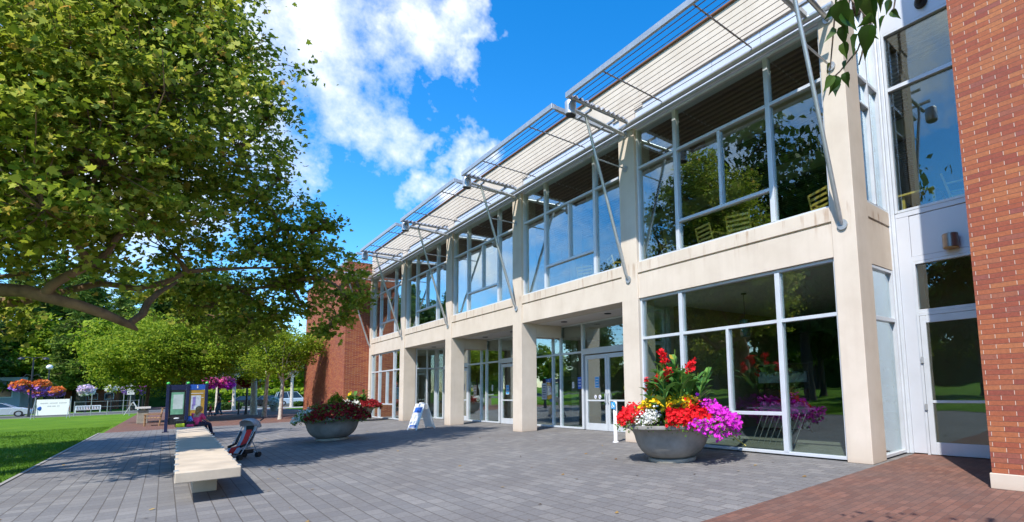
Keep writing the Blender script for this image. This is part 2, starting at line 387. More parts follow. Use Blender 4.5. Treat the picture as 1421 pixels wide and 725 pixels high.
b = B(); b.prism([(-34.1, 9.351, 9.8), (-3.84, 9.351, 9.8), (-3.84, 10.77, 9.8), (-1.87, 10.77, 9.8), (-1.87, 22, 9.8), (-34.1, 22, 9.8)], (0, 0, .2)); part(b, 'roof', 'roofgrey')
b = B(); b.prism([(-33.9, 9.36, 8.95), (-3.86, 9.36, 8.95), (-3.86, 10.77, 8.95), (-1.9, 10.77, 8.95), (-1.9, 21.9, 8.95), (-33.9, 21.9, 8.95)], (0, 0, .1)); part(b, 'corrugated_ceiling', 'deck')
b = B(); b.box(-4.0, 9.36, 9.0, -3.842, 10.55, 10.12); part(b, 'side_parapet', 'cream')
# floors and inner walls
b = B(); b.box(-33.9, 9.502, 3.745, -3.9, 21.9, 4.50); part(b, 'upper_floor', 'soffit')
b = B(); b.box(-33.9, 9.52, 4.504, -3.9, 21.9, 4.53); part(b, 'carpet', 'carpet')
for q in ((-33.9, 10.75, -3.9, 21.9), (-9.7, 9.1, -4.2, 10.745), (-33.7, 9.1, -28.5, 10.745)): b = B(); b.box(q[0], q[1], 0, q[2], q[3], .012); part(b, 'ground_floor', 'carpet')
b = B(); b.box(-34.0, 21.9, 0, -1.9, 22.1, 9.8); part(b, 'rear_wall', 'dark_in')
b = B(); b.box(-34.0, 9.5, 0, -33.8, 21.9, 9.0); part(b, 'end_wall', 'beige_in')
for x in (-10.0, -28.2): b = B(); b.box(x-.12, 10.7, .014, x+.1, 16, 3.74); part(b, 'inner_wall', 'beige_in')
b = B(); b.box(-24.5, 15.5, .014, -12.5, 15.7, 3.74); part(b, 'inner_wall', 'beige_in')
b = B(); b.box(-33, 18.5, 4.54, -15, 18.7, 8.9); part(b, 'inner_wall', 'dark_in')
for x in (-6.2, -12.9, -19.0, -25.0, -31.0):
    for y in (13.6, 18.0):
        b = B(); b.box(x-.22, y-.22, .014, x+.22, y+.22, 3.743); part(b, 'inner_column', 'cream')
        b = B(); b.box(x-.2, y-.2, 4.532, x+.2, y+.2, 8.95); part(b, 'inner_column', 'cream')
for (x0, x1) in ((-9.4,-4.3),(-15.5,-10.6),(-21.6,-16.6),(-27.6,-22.7),(-33.5,-28.7)):       # ceiling ducts and beams upstairs
    
    for y in (11.6, 15.1): b = B(); b.box(x0, y, 8.4, x1, y+.2, 8.949); part(b, 'ceiling_beam', 'soffit')
# windows -------------------------------------------------------------------
def window(yg, xs, zs, frames_v, frames_h, parent=bld, axis='y', fw=.055, dep=.13):
    """xs,zs: outer rectangle; frames_v [(x,z0,z1,halfwidth)], frames_h [(z,x0,x1,halfheight)]; yg: front of frames"""
    b = B(); g = B()
    def bx(u0, u1, z0, z1, d0, d1, bb):
        if axis == 'y': bb.box(u0, yg+d0, z0, u1, yg+d1, z1)
        else: bb.box(yg+d0, u0, z0, yg+d1, u1, z1)
    u0, u1 = xs; z0, z1 = zs
    s_ = 1 if axis == 'y' else -1
    for (u, a, c, hw) in [(u0+fw/2, z0, z1, fw/2), (u1-fw/2, z0, z1, fw/2)] + frames_v: bx(u-hw, u+hw, a, c, 0, s_*dep, b)
    for (z, a, c, hh) in [(z0+fw/2, u0+fw, u1-fw, fw/2), (z1-fw/2, u0+fw, u1-fw, fw/2)] + frames_h: bx(a, c, z-hh, z+hh, s_*.006, s_*(dep-.006), b)
    w = b.build('window', M['silver'], parent, bevel=.004, seg=1)
    bx(u0+fw*.6, u1-fw*.6, z0+fw*.6, z1-fw*.6, s_*.07, s_*.082, g)
    g.build('pane', M['glass'], w); return w
MW = .055
for i in range(5):
    x0, x1 = COLS[i+1][1]+.002, COLS[i][0]-.002
    if i == 4: x0 = COLS[5][1]+.002
    a, c = x0+1.42, x1-1.28; mid = x0+2.80
    # upper storey
    window(8.985, (x0, x1), (4.727, 8.455), [(a, 4.78, 8.40, MW), (c, 4.78, 8.40, MW), (mid, 5.53, 7.30, .035)],
           [(7.34, x0+.05, a-MW, .035), (7.341, a+MW, c-MW, .035), (7.34, c+MW, x1-.05, .035), (5.50, a+MW, c-MW, .035)])
    if i in (0, 4):
        window(8.985, (x0, x1), (.03, 3.755), [(a, .08, 3.70, MW), (c, .08, 3.70, MW), (mid, .86, 2.67, .035)],
               [(2.70, x0+.05, a-MW, .035), (2.701, a+MW, c-MW, .035), (2.70, c+MW, x1-.05, .035), (.83, a+MW, c-MW, .035)])
# roof tubes and stacked fascia rails over the windows
b = B()
b.box(-34.05, 8.88, 8.462, -3.82, 8.949, 8.52)
b.box(-34.05, 8.91, 8.522, -3.82, 8.949, 8.57)
part(b, 'head_rail', 'silver')
b = B(); b.tube([(-34.05, 8.79, 8.555), (-3.9, 8.79, 8.555)], .062, 14); part(b, 'gutter_tube', 'steel', smooth=True)
# porch glazing
GY = 10.62
def door(parent, x0, x1, y, z1, hinge_right, axis='y'):
    st = .105; b = B()
    b.box(x0, y-.03, .012, x0+st, y+.03, z1); b.box(x1-st, y-.03, .012, x1, y+.03, z1)
    b.box(x0+st, y-.028, .012, x1-st, y+.028, .24); b.box(x0+st, y-.028, z1-.14, x1-st, y+.028, z1)
    b.box(x0+st, y-.026, .98, x1-st, y+.026, 1.03)
    d = b.build('door', M['silver'], parent, bevel=.004, seg=1)
    g = B(); g.box(x0+st*.7, y-.006, .2, x1-st*.7, y+.006, z1-.1); g.build('pane', M['glass'], d)
    hx = x0+st*.5 if hinge_right else x1-st*.5
    h = B(); h.tube([(hx, y-.032, .93), (hx, y-.09, .95), (hx, y-.09, 1.22), (hx, y-.032, 1.24)], .013, 8); h.build('handle', M['steel'], d, smooth=True)
    return d
DOORS = [(-14.36, -13.17), (-13.15, -11.96), (-20.50, -19.31), (-19.29, -18.10), (-26.3, -25.12), (-25.10, -23.92)]
vm = [-26.85, -23.81, -22.46, -21.92, -20.65, -17.78, -16.41, -15.88, -14.50, -11.80]
fv = [(x, .06, 3.68, .05 if k not in (2, 3, 6, 7) else .032) for k, x in enumerate(vm)]
edges = [-27.78] + vm + [-10.2]
fh = []
for k in range(len(edges)-1):
    isdoor = edges[k] in (-20.65, -14.50) or k == 1
    hh = .10 if isdoor else .035
    fh.append((2.70, edges[k]+.05, edges[k+1]-.05, hh))
def porch():
    b = B(); g = B()
    for (u, a, c, hw) in [(-27.76, .02, 3.74, .04), (-10.3, .02, 3.74, .04)] + fv: b.box(u-hw, GY-.06, a-.04, u+hw, GY+.06, min(c+.05, 3.742))
    for (z, a, c, hh) in fh: b.box(a, GY-.054, z-hh, c, GY+.054, z+hh)
    for k in range(len(edges)-1):
        if not (edges[k] in (-20.65, -14.50) or k == 1):
            b.box(edges[k]+.03, GY-.05, .015, edges[k+1]-.03, GY+.05, .075)
        b.box(edges[k]+.03, GY-.05, 3.69, edges[k+1]-.03, GY+.05, 3.742)
    w = b.build('entrance_glazing', M['silver'], bld, bevel=.004, seg=1)
    for k in range(len(edges)-1):
        z0 = 2.8 if (edges[k] in (-20.65, -14.50) or k == 1) else .06
        g.box(edges[k]+.03, GY-.006, z0, edges[k+1]-.03, GY+.006, 3.71)
    g.build('pane', M['glass'], w)
porch()
for k, (x0, x1) in enumerate(DOORS): door(bld, x0, x1, GY, 2.56, k % 2 == 1)
# glazed return wall at the far end of the porch, and soffit beams
window(-27.80, (9.52, 10.56), (.02, 3.74), [(10.1, .07, 3.69, .03)], [(2.70, 9.56, 10.07, .03), (2.70, 10.13, 10.52, .03)], axis='x', dep=.1)
window(-10.35, (9.52, 10.56), (.02, 3.74), [], [(2.70, 9.56, 10.52, .03)], axis='x', dep=.1)
for (x0, x1) in COLS[2:4]: b = B(); b.box(x0+.02, 9.502, 3.30, x1-.006, 10.55, 3.743); part(b, 'soffit_beam', 'cream')
b = B(); b.box(-28.3, 9.502, 3.742-.22, -27.93, 10.55, 3.743); part(b, 'soffit_beam', 'cream')
for x, y in ((-14.6,9.9),(-12.2,9.9),(-20.6,9.9),(-18.2,9.9),(-26.4,9.9),(-24.4,9.9)):
    b = B(); b.lathe([(.11,-.02),(.11,0),(.08,.0)], (x, y, 3.742), 20); part(b, 'downlight', 'darkmetal')
# recess at the right: return wall, door wall
SX = -3.82
b = B(); b.box(SX-.2, 9.502, 3.64, SX-.03, 10.60, 4.52); b.box(SX-.2, 9.502, 4.52, SX-.06, 10.6, 4.56); b.box(SX-.2, 9.502, 4.56, SX-.02, 10.60, 4.84); part(b, 'spandrel_band', 'cream', bevel=.005)
window(SX-.03, (9.505, 10.55), (.03, 3.63), [], [(2.62, 9.55, 10.5, .04)], axis='x', dep=.1)
window(SX-.03, (9.505, 10.55), (4.845, 9.08), [(10.02, 4.9, 9.04, .03)], [(7.46, 9.55, 9.99, .035), (6.9, 9.55, 9.99, .02), (7.46, 10.05, 10.5, .035)], axis='x', dep=.1)
b = B(); b.box(SX-.14, 10.552, .01, SX-.0, 10.72, 10.0); b.box(SX-.0, 10.60, .01, SX+.07, 10.68, 10.0); part(b, 'corner_mullion', 'silver', bevel=.01)
RY = 10.64
b = B()
b.box(SX+.072, RY, .02, -3.50, RY+.12, 4.70); part(b, 'jamb_panel', 'white_panel', bevel=.004); b = B()
b.box(-3.50, RY, 3.76, -1.87, RY+.11, 3.86)
b.box(-3.494, RY+.012, 3.866, -2.0, RY+.10, 4.694)       # panel over the transom window
b.box(SX+.072, RY, 4.706, -1.87, RY+.12, 4.80)
part(b, 'wall_panel', 'white_panel', bevel=.004); b = B(); b.box(SX+.072, RY+.004, 8.72, -1.87, RY+.12, 9.5); b.box(SX+.072, RY+.004, 9.51, -1.87, RY+.12, 10.2)
part(b, 'wall_panel', 'white_panel', bevel=.004)
window(RY-.01, (-3.50, -1.88), (2.74, 3.757), [], [], dep=.1)
window(RY-.01, (SX+.075, -1.88), (4.805, 8.715), [], [(7.46, SX+.13, -1.94, .04)], dep=.1)
b = B(); b.box(-3.50, RY-.02, .0, -3.45, RY+.06, 2.738); b.box(-2.36, RY-.02, 0, -1.88, RY+.06, 2.738); b.box(-3.449, RY-.02, 2.672, -2.361, RY+.06, 2.738); part(b, 'door_frame', 'silver', bevel=.004)
d = door(bld, -3.44, -2.37, RY, 2.665, False)
for z in (.85, 1.75): h = B(); h.box(-3.475, RY-.05, z, -3.425, RY-.032, z+.12); h.build('hinge', M['steel'], d)
b = B(); b.box(-3.9, RY+.125, 0, -1.9, 12.5, .01); part(b, 'lobby_floor', 'carpet')
b = B(); b.box(-3.9, 12.5, 0, -1.9, 12.6, 9.8); b.box(-3.9, RY+.125, 4.50, -1.9, 12.5, 4.54); part(b, 'lobby_wall', 'beige_in')
# brick wings
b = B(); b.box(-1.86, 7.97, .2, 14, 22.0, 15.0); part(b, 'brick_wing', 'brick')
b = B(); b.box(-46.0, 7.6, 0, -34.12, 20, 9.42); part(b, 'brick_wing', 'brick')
b = B(); b.box(-1.885, 7.945, 0, 14.05, 22.02, .2); part(b, 'base_course', 'cream', bevel=.008)
b = B(); b.box(-46.05, 7.55, 9.42, -34.11, 20.05, 9.47); part(b, 'cap_course', 'brown')
# sunshades
def sunshade(x0, x1):
    b = B(); zt = 8.60
    b.box(x0, 6.74, zt-.07, x1, 6.80, zt+.07); b.box(x0, 6.801, zt+.04, x1, 6.87, zt+.068)
    for xx in (x0, x1-.05): b.box(xx, 6.80, zt-.055, xx+.05, 8.74, zt+.055)
    w = b.build('sunshade', M['steel'], bld, bevel=.004, seg=1)
    for k in range(1, 13):        # tilted louver blades, each parallel to the facade
        y = 6.80 + 1.93*k/13; c = B(); c.obox(((x0+x1)/2, y, zt), ((x1-x0)/2-.052, 0, 0), (0, .050, .046), (0, -.0035, .0038)); c.build('louver_blade', M['louver'], w)
    for xx in (x0+1.36, x1-1.30): r = B(); r.tube([(xx, 6.80, zt-.005), (xx, 8.72, zt-.005)], .019, 8); r.build('cross_rod', M['steel'], w, smooth=True)
    for xx in (x0+.055, x1-.105):     # toothed end plates
        t = B(); t.box(xx, 6.9, zt-.05, xx+.05, 8.7, zt-.035)
        for k in range(10): y = 6.95+k*.17; t.prism([(xx, y, zt-.045), (xx, y+.12, zt-.045), (xx, y+.085, zt+.05), (xx, y+.02, zt+.05)], (.05, 0, 0))
        t.build('end_plate', M['white_panel'], w)
for i in range(5): sunshade(XC[i+1]+.27, XC[i]-.33)
def disc(b, c, r, t): b.tube([(c[0], c[1], c[2]), (c[0], c[1]-t, c[2])], r, 18)
for x in XC:
    b = B(); b.tube([(x, 8.88, 4.32), (x, 8.80, 4.47), (x, 7.56, 8.47)], [.03, .045, .04], 10)
    disc(b, (x, 8.902, 4.32), .10, .035)
    s_ = part(b, 'strut', 'steel', smooth=True)
    b = B(); b.tube([(x, 8.90, 7.42), (x, 7.87, 7.42)], .02, 8); disc(b, (x, 8.90, 7.42), .085, .03); b.build('tie_rod', M['steel'], s_, smooth=True)
    b = B(); b.tube([(x, 8.9, 8.40), (x, 8.55, 8.42), (x, 7.2, 8.50)], .05, 10); disc(b, (x, 8.9, 8.40), .10, .03)
    b.box(x-.33, 7.50, 8.50, x+.27, 7.56, 8.545); b.box(x-.33, 8.28, 8.50, x+.27, 8.34, 8.545)
    b.build('bracket_arm', M['steel'], s_, smooth=True)
# lamps hanging under the bracket ends
ORD = ['nearest the brick corner', 'second from the right', 'third from the right', 'third from the left', 'second from the left', 'farthest, beside the far brick end']
for i, x in enumerate(XC[:5]):
    L = thing('canopy_lamp', 'grey cylinder downlight under the sunshade bracket, %s' % ORD[i], 'lamp', (x+.12, 7.0, 8.25), 'cylinder lamps under the sunshades')
    b = B(); b.lathe([(.13, 0), (.14, .01), (.14, .33), (.12, .36)], (x+.12, 7.0, 8.24), 24); b.build('housing', M['steel'], L, smooth=True)
    b = B(); b.lathe([(.02, 0), (.12, .002), (.12, .01)], (x+.12, 7.0, 8.228), 24); b.build('lens', M['darkmetal'], L)
wl = thing('wall_lamp', 'brushed metal half drum lamp on the white panel over the side door', 'lamp', (-2.76, 10.6, 3.88))
b = B(); b.lathe([(.135, 0), (.135, .25), (.12, .26)], (-2.76, 10.52, 3.88), 24); b.build('shade', simple('brushed_bronze', (.30,.26,.24), .35, .8), wl, smooth=True)
b = B(); b.lathe([(.05, 0), (.128, .0), (.128, .012)], (-2.76, 10.52, 3.866), 24); b.build('diffuser', simple('amber_glass', (.5,.28,.06), .3), wl)
b = B(); b.box(-2.81, 10.5, 3.95, -2.71, 10.65, 4.05); b.build('wall_bracket', M['steel'], wl)
for (p_, nm, lab) in (((-2.92, RY-.0, 8.98), 'security_camera', 'dark round camera dome on the white panel above the corner window'),):
    S_ = thing(nm, lab, 'camera', p_); b = B(); b.tube([(p_[0], p_[1], p_[2]), (p_[0], p_[1]-.04, p_[2]), (p_[0], p_[1]-.12, p_[2]-.02)], [.12, .12, .085], 16); b.build('housing', M['darkmetal'], S_, smooth=True)
    b = B(); b.ball((p_[0], p_[1]-.12, p_[2]-.02), .075); b.build('dome', M['black'], S_, smooth=True)
p_ = (-1.0, 7.97, 6.95)
S_ = thing('wall_camera', 'black dome camera on the red brick wall at the picture edge', 'camera', p_); b = B(); b.tube([(p_[0], p_[1], p_[2]), (p_[0], p_[1]-.1, p_[2])], .09, 14); b.build('housing', M['black'], S_, smooth=True)
b = B(); b.ball((p_[0], p_[1]-.12, p_[2]), .085); b.build('dome', M['black'], S_, smooth=True)
# notices on the glass
def notice(x, y, z, w, hh, mat, label, rows=0, rowmat='white', border=None):
    n_ = thing('notice', label, 'notice', (x, y, z))
    b = B(); b.box(x-w/2, y-.004, z-hh/2, x+w/2, y, z+hh/2); b.build('sheet', M[mat], n_)
    if rows or border:
        b = B()
        if border:
            t = .015
            for q in ((x-w/2, z-hh/2, x-w/2+t, z+hh/2), (x+w/2-t, z-hh/2, x+w/2, z+hh/2), (x-w/2, z-hh/2, x+w/2, z-hh/2+t), (x-w/2, z+hh/2-t, x+w/2, z+hh/2)):
                b.box(q[0], y-.007, q[1], q[2], y-.0045, q[3])
        for r in range(rows):
            zz = z+hh/2-(r+1)*hh/(rows+1); ww = w*random.uniform(.25, .38); b.box(x-ww, y-.007, zz-.012, x+ww, y-.0045, zz+.012)
        b.build('print', M[rowmat], n_)
yd = GY-.012
notice(-14.72, yd, 1.62, .24, .42, 'blue', 'dark blue notice on the glass left of the near double doors', 3)
notice(-15.12, yd, 1.55, .12, .22, 'white', 'small white slip on the glass left of the blue notice at the near doors', 3, 'greycloth')
notice(-13.72, GY-.012, 1.62, .24, .38, 'sky_blue', 'pale blue bordered notice on the left leaf of the near double doors', 3, 'white', True)
notice(-17.05, yd, 1.35, .34, .62, 'mapgrey', 'pale multi line notice on the glass right of the middle porch column', 6, 'denim')
notice(-21.35, yd, 1.55, .12, .26, 'white', 'small white slip on the narrow glass left of the far double doors', 3, 'greycloth')
notice(-19.95, yd, 1.45, .28, .40, 'sky_blue', 'blue notice with a white border on the far double doors', 2, 'white', True)
notice(-23.1, yd, 1.45, .34, .5, 'tan', 'tan poster on the porch glass seen between the two middle columns', 3, 'white')
notice(-24.4, yd, 1.62, .20, .34, 'mapgrey', 'grey hours list on the far door at the left of the porch', 5, 'white')
for x in (-13.82, -13.58):
    S_ = thing('access_decal', 'white round %s decal above the push bar of the near glass door' % ('access' if x < -13.7 else 'no smoking'), 'decal', (x, yd, 1.13))
    b = B(); b.tube([(x, yd, 1.13), (x, yd-.004, 1.13)], .07, 20); b.build('disc', M['white'], S_)
    b = B(); b.tube([(x-.02, yd-.007, 1.17), (x-.015, yd-.007, 1.12), (x+.03, yd-.007, 1.12), (x+.035, yd-.007, 1.09)], .008, 6); b.build('symbol', M['blue'], S_)
# push-button post by the near column
PP = (-10.52, 8.72, 0)
S_ = thing('door_opener_post', 'slim white post with a wheelchair symbol plate beside the cream column', 'post', PP)
b = B(); b.lathe([(.085, 0), (.085, .012), (.055, .02), (.055, 1.05), (.03, 1.08)], PP, 18); b.build('pole', M['white'], S_, smooth=True)
b = B(); b.box(PP[0]-.08, PP[1]-.075, .88, PP[0]+.08, PP[1]-.056, 1.06); b.build('push_plate', M['sky_blue'], S_)
b = B(); b.tube([(PP[0]-.02, PP[1]-.08, 1.03), (PP[0]-.015, PP[1]-.08, .97), (PP[0]+.035, PP[1]-.08, .97), (PP[0]+.05, PP[1]-.08, .92)], .008, 6)
b.tube([(PP[0]+.035*math.cos(t/3.)-.01, PP[1]-.08, .945+.035*math.sin(t/3.)) for t in range(8, 22)], .006, 5); b.build('wheelchair_symbol', M['white'], S_)
b = B(); b.tube([(PP[0]+.03, PP[1], 1.2), (PP[0]+.03, PP[1]-.01, 1.2)], .06, 16); S2 = thing('round_sticker', 'round yellow sticker on the glass door behind the slim white post', 'sticker', (-12.25, yd, 1.32)); b = B(); b.tube([(-12.25, yd, 1.42), (-12.25, yd-.004, 1.42)], .10, 20); b.build('disc', simple('yellow_sticker', (.8,.6,.02), .5), S2)
# ------------------------------------------------------------------ furniture seen through the windows
def armchair():
    r = thing('armchair', 'x', 'chair', (0, 0, 0), 'yellow wooden chairs upstairs')
    w, d, sh, bh = .58, .56, .42, .88
    for (x, y, z) in ((-w/2, d/2, bh), (w/2, d/2, bh)):
        b = B(); b.tube([(x, y, 0), (x, y-.02, sh), (x, y+.10, z)], [.022, .026, .022], 6); b.build('rear_leg', M['yellow_wood'], r)
    for (x, y) in ((-w/2, -d/2), (w/2, -d/2)):
        b = B(); b.box(x-.022, y-.022, 0, x+.022, y+.022, .64); b.build('front_leg', M['yellow_wood'], r)
    b = B(); b.box(-w/2, -d/2, sh-.06, w/2, d/2, sh-.012); b.build('seat_rail', M['yellow_wood'], r)
    b = B(); b.box(-w/2+.03, -d/2+.01, sh-.01, w/2-.03, d/2-.04, sh+.06); b.build('seat', M['tan'], r, bevel=.02)
    b = B()
    for k in range(4): z = .52+k*.105; b.box(-w/2+.02, d/2-.01+(z-.42)*.2, z, w/2-.02, d/2+.012+(z-.42)*.2, z+.05)
    b.build('backrest', M['yellow_wood'], r)
    for x in (-w/2, w/2):
        b = B(); b.box(x-.035, -d/2-.04, .641, x+.035, d/2+.02, .67); b.build('armrest', M['yellow_wood'], r)
    return r
ch = armchair(); ZF = 4.53
spots = [(-9.3, 10.0, 2.6, 'yellow slatted armchair at the far left of the nearest upper bay'),
         (-7.85, 9.9, 2.9, 'left one of the two yellow armchairs back to back in the nearest upper bay'),
         (-6.95, 9.9, -2.9, 'right one of the two yellow armchairs back to back in the nearest upper bay'),
         (-4.75, 10.0, 2.75, 'yellow armchair in the window corner beside the tilted steel strut'),
         (-11.6, 10.0, 2.7, 'yellow armchair low in the right pane of the second upper bay'),
         (-13.3, 10.1, -2.8, 'yellow armchair low in the middle pane of the second upper bay')]
for k, (x, y, rz, lab) in enumerate(spots):
    o = ch if k == 0 else dup(ch); o.location = (x, y, ZF); o.rotation_euler = (0, 0, rz); o['label'] = lab
# chair and table in the corner window over the side door
S_ = dup(ch, loc=(-2.55, 11.1, ZF), rz=1.75, label='yellow chair seen sideways in the corner window over the side door')
T = thing('side_table', 'yellow wooden table left of the chair in the corner window', 'table', (-3.35, 11.2, ZF))
b = B(); b.box(-3.75, 10.9, ZF+.70, -3.05, 11.7, ZF+.74); b.build('table_top', M['yellow_wood'], T)
for x in (-3.70, -3.12):
    for y in (10.95, 11.6): b = B(); b.box(x, y, ZF, x+.06, y+.06, ZF+.699); b.build('leg', M['yellow_wood'], T)
for k, (x, y, lab) in enumerate(((-7.55, 10.6, 'dark cylinder pendant lamp inside the wide ground floor transom'), (-5.0, 10.6, 'dark cylinder pendant lamp inside the right ground floor transom'))):
    T = thing('pendant_lamp', lab, 'lamp', (x, y, 3.74), 'pendant lamps on the ground floor')
    b = B(); b.tube([(x, y, 3.74), (x, y, 3.05)], .008, 6); b.lathe([(.07, -.03), (.07, 0)], (x, y, 3.74), 14); b.build('cord', M['black'], T)
    b = B(); b.lathe([(.12, 0), (.13, .02), (.13, .42), (.05, .45)], (x, y, 2.62), 20); b.build('lamp_shade', simple('teal_metal', (.03,.10,.12), .4, .5), T, smooth=True)
# bookshelves and a service desk in the ground floor hall
def shelf(x, y, lab):
    T = thing('bookcase', lab, 'bookcase', (x, y, .014)); b = B()
    b.box(x-.9, y, .02, x-.86, y+.4, 2.0); b.box(x+.86, y, .02, x+.9, y+.4, 2.0)
    for z in (.06, .5, .95, 1.4, 1.96): b.box(x-.86, y+.002, z, x+.86, y+.398, z+.03)
    b.box(x-.86, y+.38, .1, x+.86, y+.399, 1.95); b.build('frame', M['dark_in'], T)
    for z in (.09, .53, .98, 1.43):
        b = B(); xx = x-.85
        while xx < x+.78:
            w_ = random.uniform(.02, .05); hh = random.uniform(.2, .34); b.box(xx, y+.06, z, xx+w_-.002, y+.25, z+hh); xx += w_
        b.build('row_of_books', M[random.choice(['browncloth', 'greycloth', 'denim', 'tan'])], T)
shelf(-8.2, 13.2, 'dark bookcase behind the wide ground floor window'); shelf(-5.4, 14.4, 'dark bookcase deep behind the right ground floor window'); shelf(-31.3, 13.0, 'dark bookcase behind the farthest ground floor window')
T = thing('stair_railing', 'light steel stair railing rising behind the low pane next to the magenta flowers', 'railing', (-6.6, 10.0, 0))
for k in range(8):
    b = B(); b.tube([(-7.3+k*.16, 10.3, .02), (-6.9+k*.16, 10.3, .85)], .007, 6); b.build('baluster', M['steel'], T)
b = B(); b.tube([(-7.4, 10.3, .86), (-5.6, 10.3, .86)], .02, 6); b.build('handrail', M['steel'], T)


# ------------------------------------------------------------------ plaza furniture
# long stone bench
BA, BB = Vector((-9.85, .52, 0)), Vector((-25.4, .74, 0)); bdir = (BB-BA).normalized(); bn = Vector((-bdir.y, bdir.x, 0)); 
if bn.y < 0: bn = -bn
bench = thing('stone_bench', 'long pale stone slab bench on low block supports in the middle of the paving', 'bench', BA)
L_ = (BB-BA).length
b = B(); b.obox((BA+BB)/2+Vector((0,0,.385)), bdir*L_/2, bn*.365, Vector((0,0,.075))); b.build('seat', M['stone'], bench, bevel=.012)
for k in range(6):
    c_ = BA+bdir*(1.55+k*2.9); b = B(); b.obox(c_+Vector((0,0,.155)), bdir*.42, bn*.15, Vector((0,0,.154))); b.build('support', M['stone'], bench, bevel=.01)
for sd in (-1, 1):
    for k in range(16):
        c_ = BA+bdir*(.25+k*.98)+bn*(sd*.352)+Vector((0,0,.462)); b = B(); b.obox(c_, bdir*.03, bn*.026, Vector((0,0,.012))); b.build('skate_stop', M['steel'], bench)
# planters ------------------------------------------------------------------
def pot(loc, lab):
    T = thing('planter_bowl', lab, 'planter', loc, 'wide grey planter bowls')
    b = B(); b.lathe([(.46, 0), (.47, .015), (.47, .06), (.43, .07)], loc, 48); b.build('foot', M['potfoot'], T, smooth=True)
    prof = [(.40, .07), (.50, .12), (.60, .20), (.67, .30), (.71, .40), (.735, .50), (.77, .58), (.84, .64), (.93, .665), (.965, .675), (.97, .70), (.965, .735), (.94, .74), (.88, .73), (.80, .66), (.3, .64)]
    b = B(); b.lathe(prof, loc, 64); b.build('bowl', M['pot'], T, smooth=True)
    b = B(); b.lathe([(.05, .645), (.80, .65), (.5, .70), (.01, .72)], loc, 32); b.build('soil', M['soil'], T)
    return T
P1 = Vector((-7.12, 7.34, 0)); P2 = Vector((-19.45, 4.05, 0)); P3 = Vector((-30.9, 7.55, 0))
pot(P1, 'grey concrete bowl planter by the nearest windows, full of red and magenta flowers')
pot(P2, 'grey concrete bowl planter in the middle distance, holding dark red flowers')
pot(P3, 'grey concrete bowl planter near the far brick end, mostly behind another planter')
def petals(name, pts, size, mat, parent, spread=.6, k=5):
    """small open flowers: k petals each as four-cornered faces around a facing direction"""
    n = len(pts); pts = np.asarray(pts, float)
    nrm = RNG.normal(size=(n, 3))*spread + np.array([.25, -.35, .7]); nrm /= np.linalg.norm(nrm, axis=1)[:, None]
    t = np.cross(nrm, RNG.normal(size=(n, 3))); t /= np.linalg.norm(t, axis=1)[:, None]; u = np.cross(nrm, t)
    s_ = size*(.7+.6*RNG.random(n)); out = []
    for i in range(k):
        a = 2*PI*i/k; d = t*math.cos(a)+u*math.sin(a); e = -t*math.sin(a)+u*math.cos(a)
        S = s_[:, None]
        q = np.stack([pts, pts+d*S*.55+e*S*.38+nrm*S*.12, pts+d*S+nrm*S*.22, pts+d*S*.55-e*S*.38+nrm*S*.12], 1)
        out.append(q)
    V = np.stack(out, 1).reshape(-1, 3)
    return raw_mesh(name, V, 4, M[mat], parent)
def leaves4(name, pts, size, mat, parent, up=.5, aspect=.5, droop=0):
    n = len(pts); pts = np.asarray(pts, float)
    d = RNG.normal(size=(n, 3)); d[:, 2] = d[:, 2]*.6+up; d /= np.linalg.norm(d, axis=1)[:, None]
    e = np.cross(d, RNG.normal(size=(n, 3))); e /= np.linalg.norm(e, axis=1)[:, None]; nn = np.cross(d, e)
    S = (size*(.6+.8*RNG.random(n)))[:, None]
    V = np.stack([pts, pts+d*S*.5+e*S*aspect*.5+nn*S*.06, pts+d*S+np.array([0,0,-droop])*S, pts+d*S*.5-e*S*aspect*.5+nn*S*.06], 1).reshape(-1, 3)
    return raw_mesh(name, V, 4, M[mat], parent)
TOR = Vector((.69, .724, 0)).normalized(); TOC = Vector((.719, -.694, 0))
def ringpts(P, n, a0, a1, r0, r1, z0, z1, bulge=.12):
    """points of a plant mound: angles measured round the bowl, 0 = screen right, -90 = towards the path"""
    a = np.radians(a0+(a1-a0)*RNG.random(n)); r = np.sqrt(r0*r0+(r1*r1-r0*r0)*RNG.random(n)); t = (r-r0)/(r1-r0+1e-6)
    z = z0+(z1-z0)*t+.05*np.sin(a*5+P[0])*(1-.5*t)+bulge*np.sin(PI*t)*RNG.random(n)+.05*RNG.normal(size=n)
    R_ = np.array(TOR); Cc = -np.array(TOC)
    return np.array(P)+np.c_[(r*np.cos(a))[:, None]*R_[None, :2]+(r*np.sin(a))[:, None]*Cc[None, :2], z]
def bed(P, nm, lab, cat, nfl, a, r, z, mat, size=.035, nleaf=None, k=5, grp=None, leafmat_='leaf_fine', lsize=.06, bulge=.12):
    T = thing(nm, lab, cat, (P[0], P[1], .7), grp)
    p = ringpts(P, nfl, a[0], a[1], r[0], r[1], z[0], z[1], bulge); petals('flowers', p+np.array([0,0,.03]), size, mat, T, k=k)
    q = ringpts(P, nleaf or nfl, a[0], a[1], r[0], r[1], z[0]-.03, z[1]-.06, bulge*.8); leaves4('foliage', q, lsize, leafmat_, T)
    return T
g1 = 'flowers in the planter by the nearest windows'
bed(P1, 'red_begonias', 'bright red flowers massed along the front of the nearest planter', 'flowers', 1500, (-98, -5), (.35, 1.0), (1.04, .76), 'f_red', .038, grp=g1)
bed(P1, 'crimson_begonias', 'deep red flowers over the left rim of the nearest planter', 'flowers', 560, (160, 225), (.60, 1.08), (.96, .78), 'f_red', .036, grp=g1)
bed(P1, 'white_alyssum', 'white flowers on the front left rim of the nearest planter', 'flowers', 420, (203, 252), (.66, .95), (.86, .76), 'f_white', .024, nleaf=300, grp=g1)
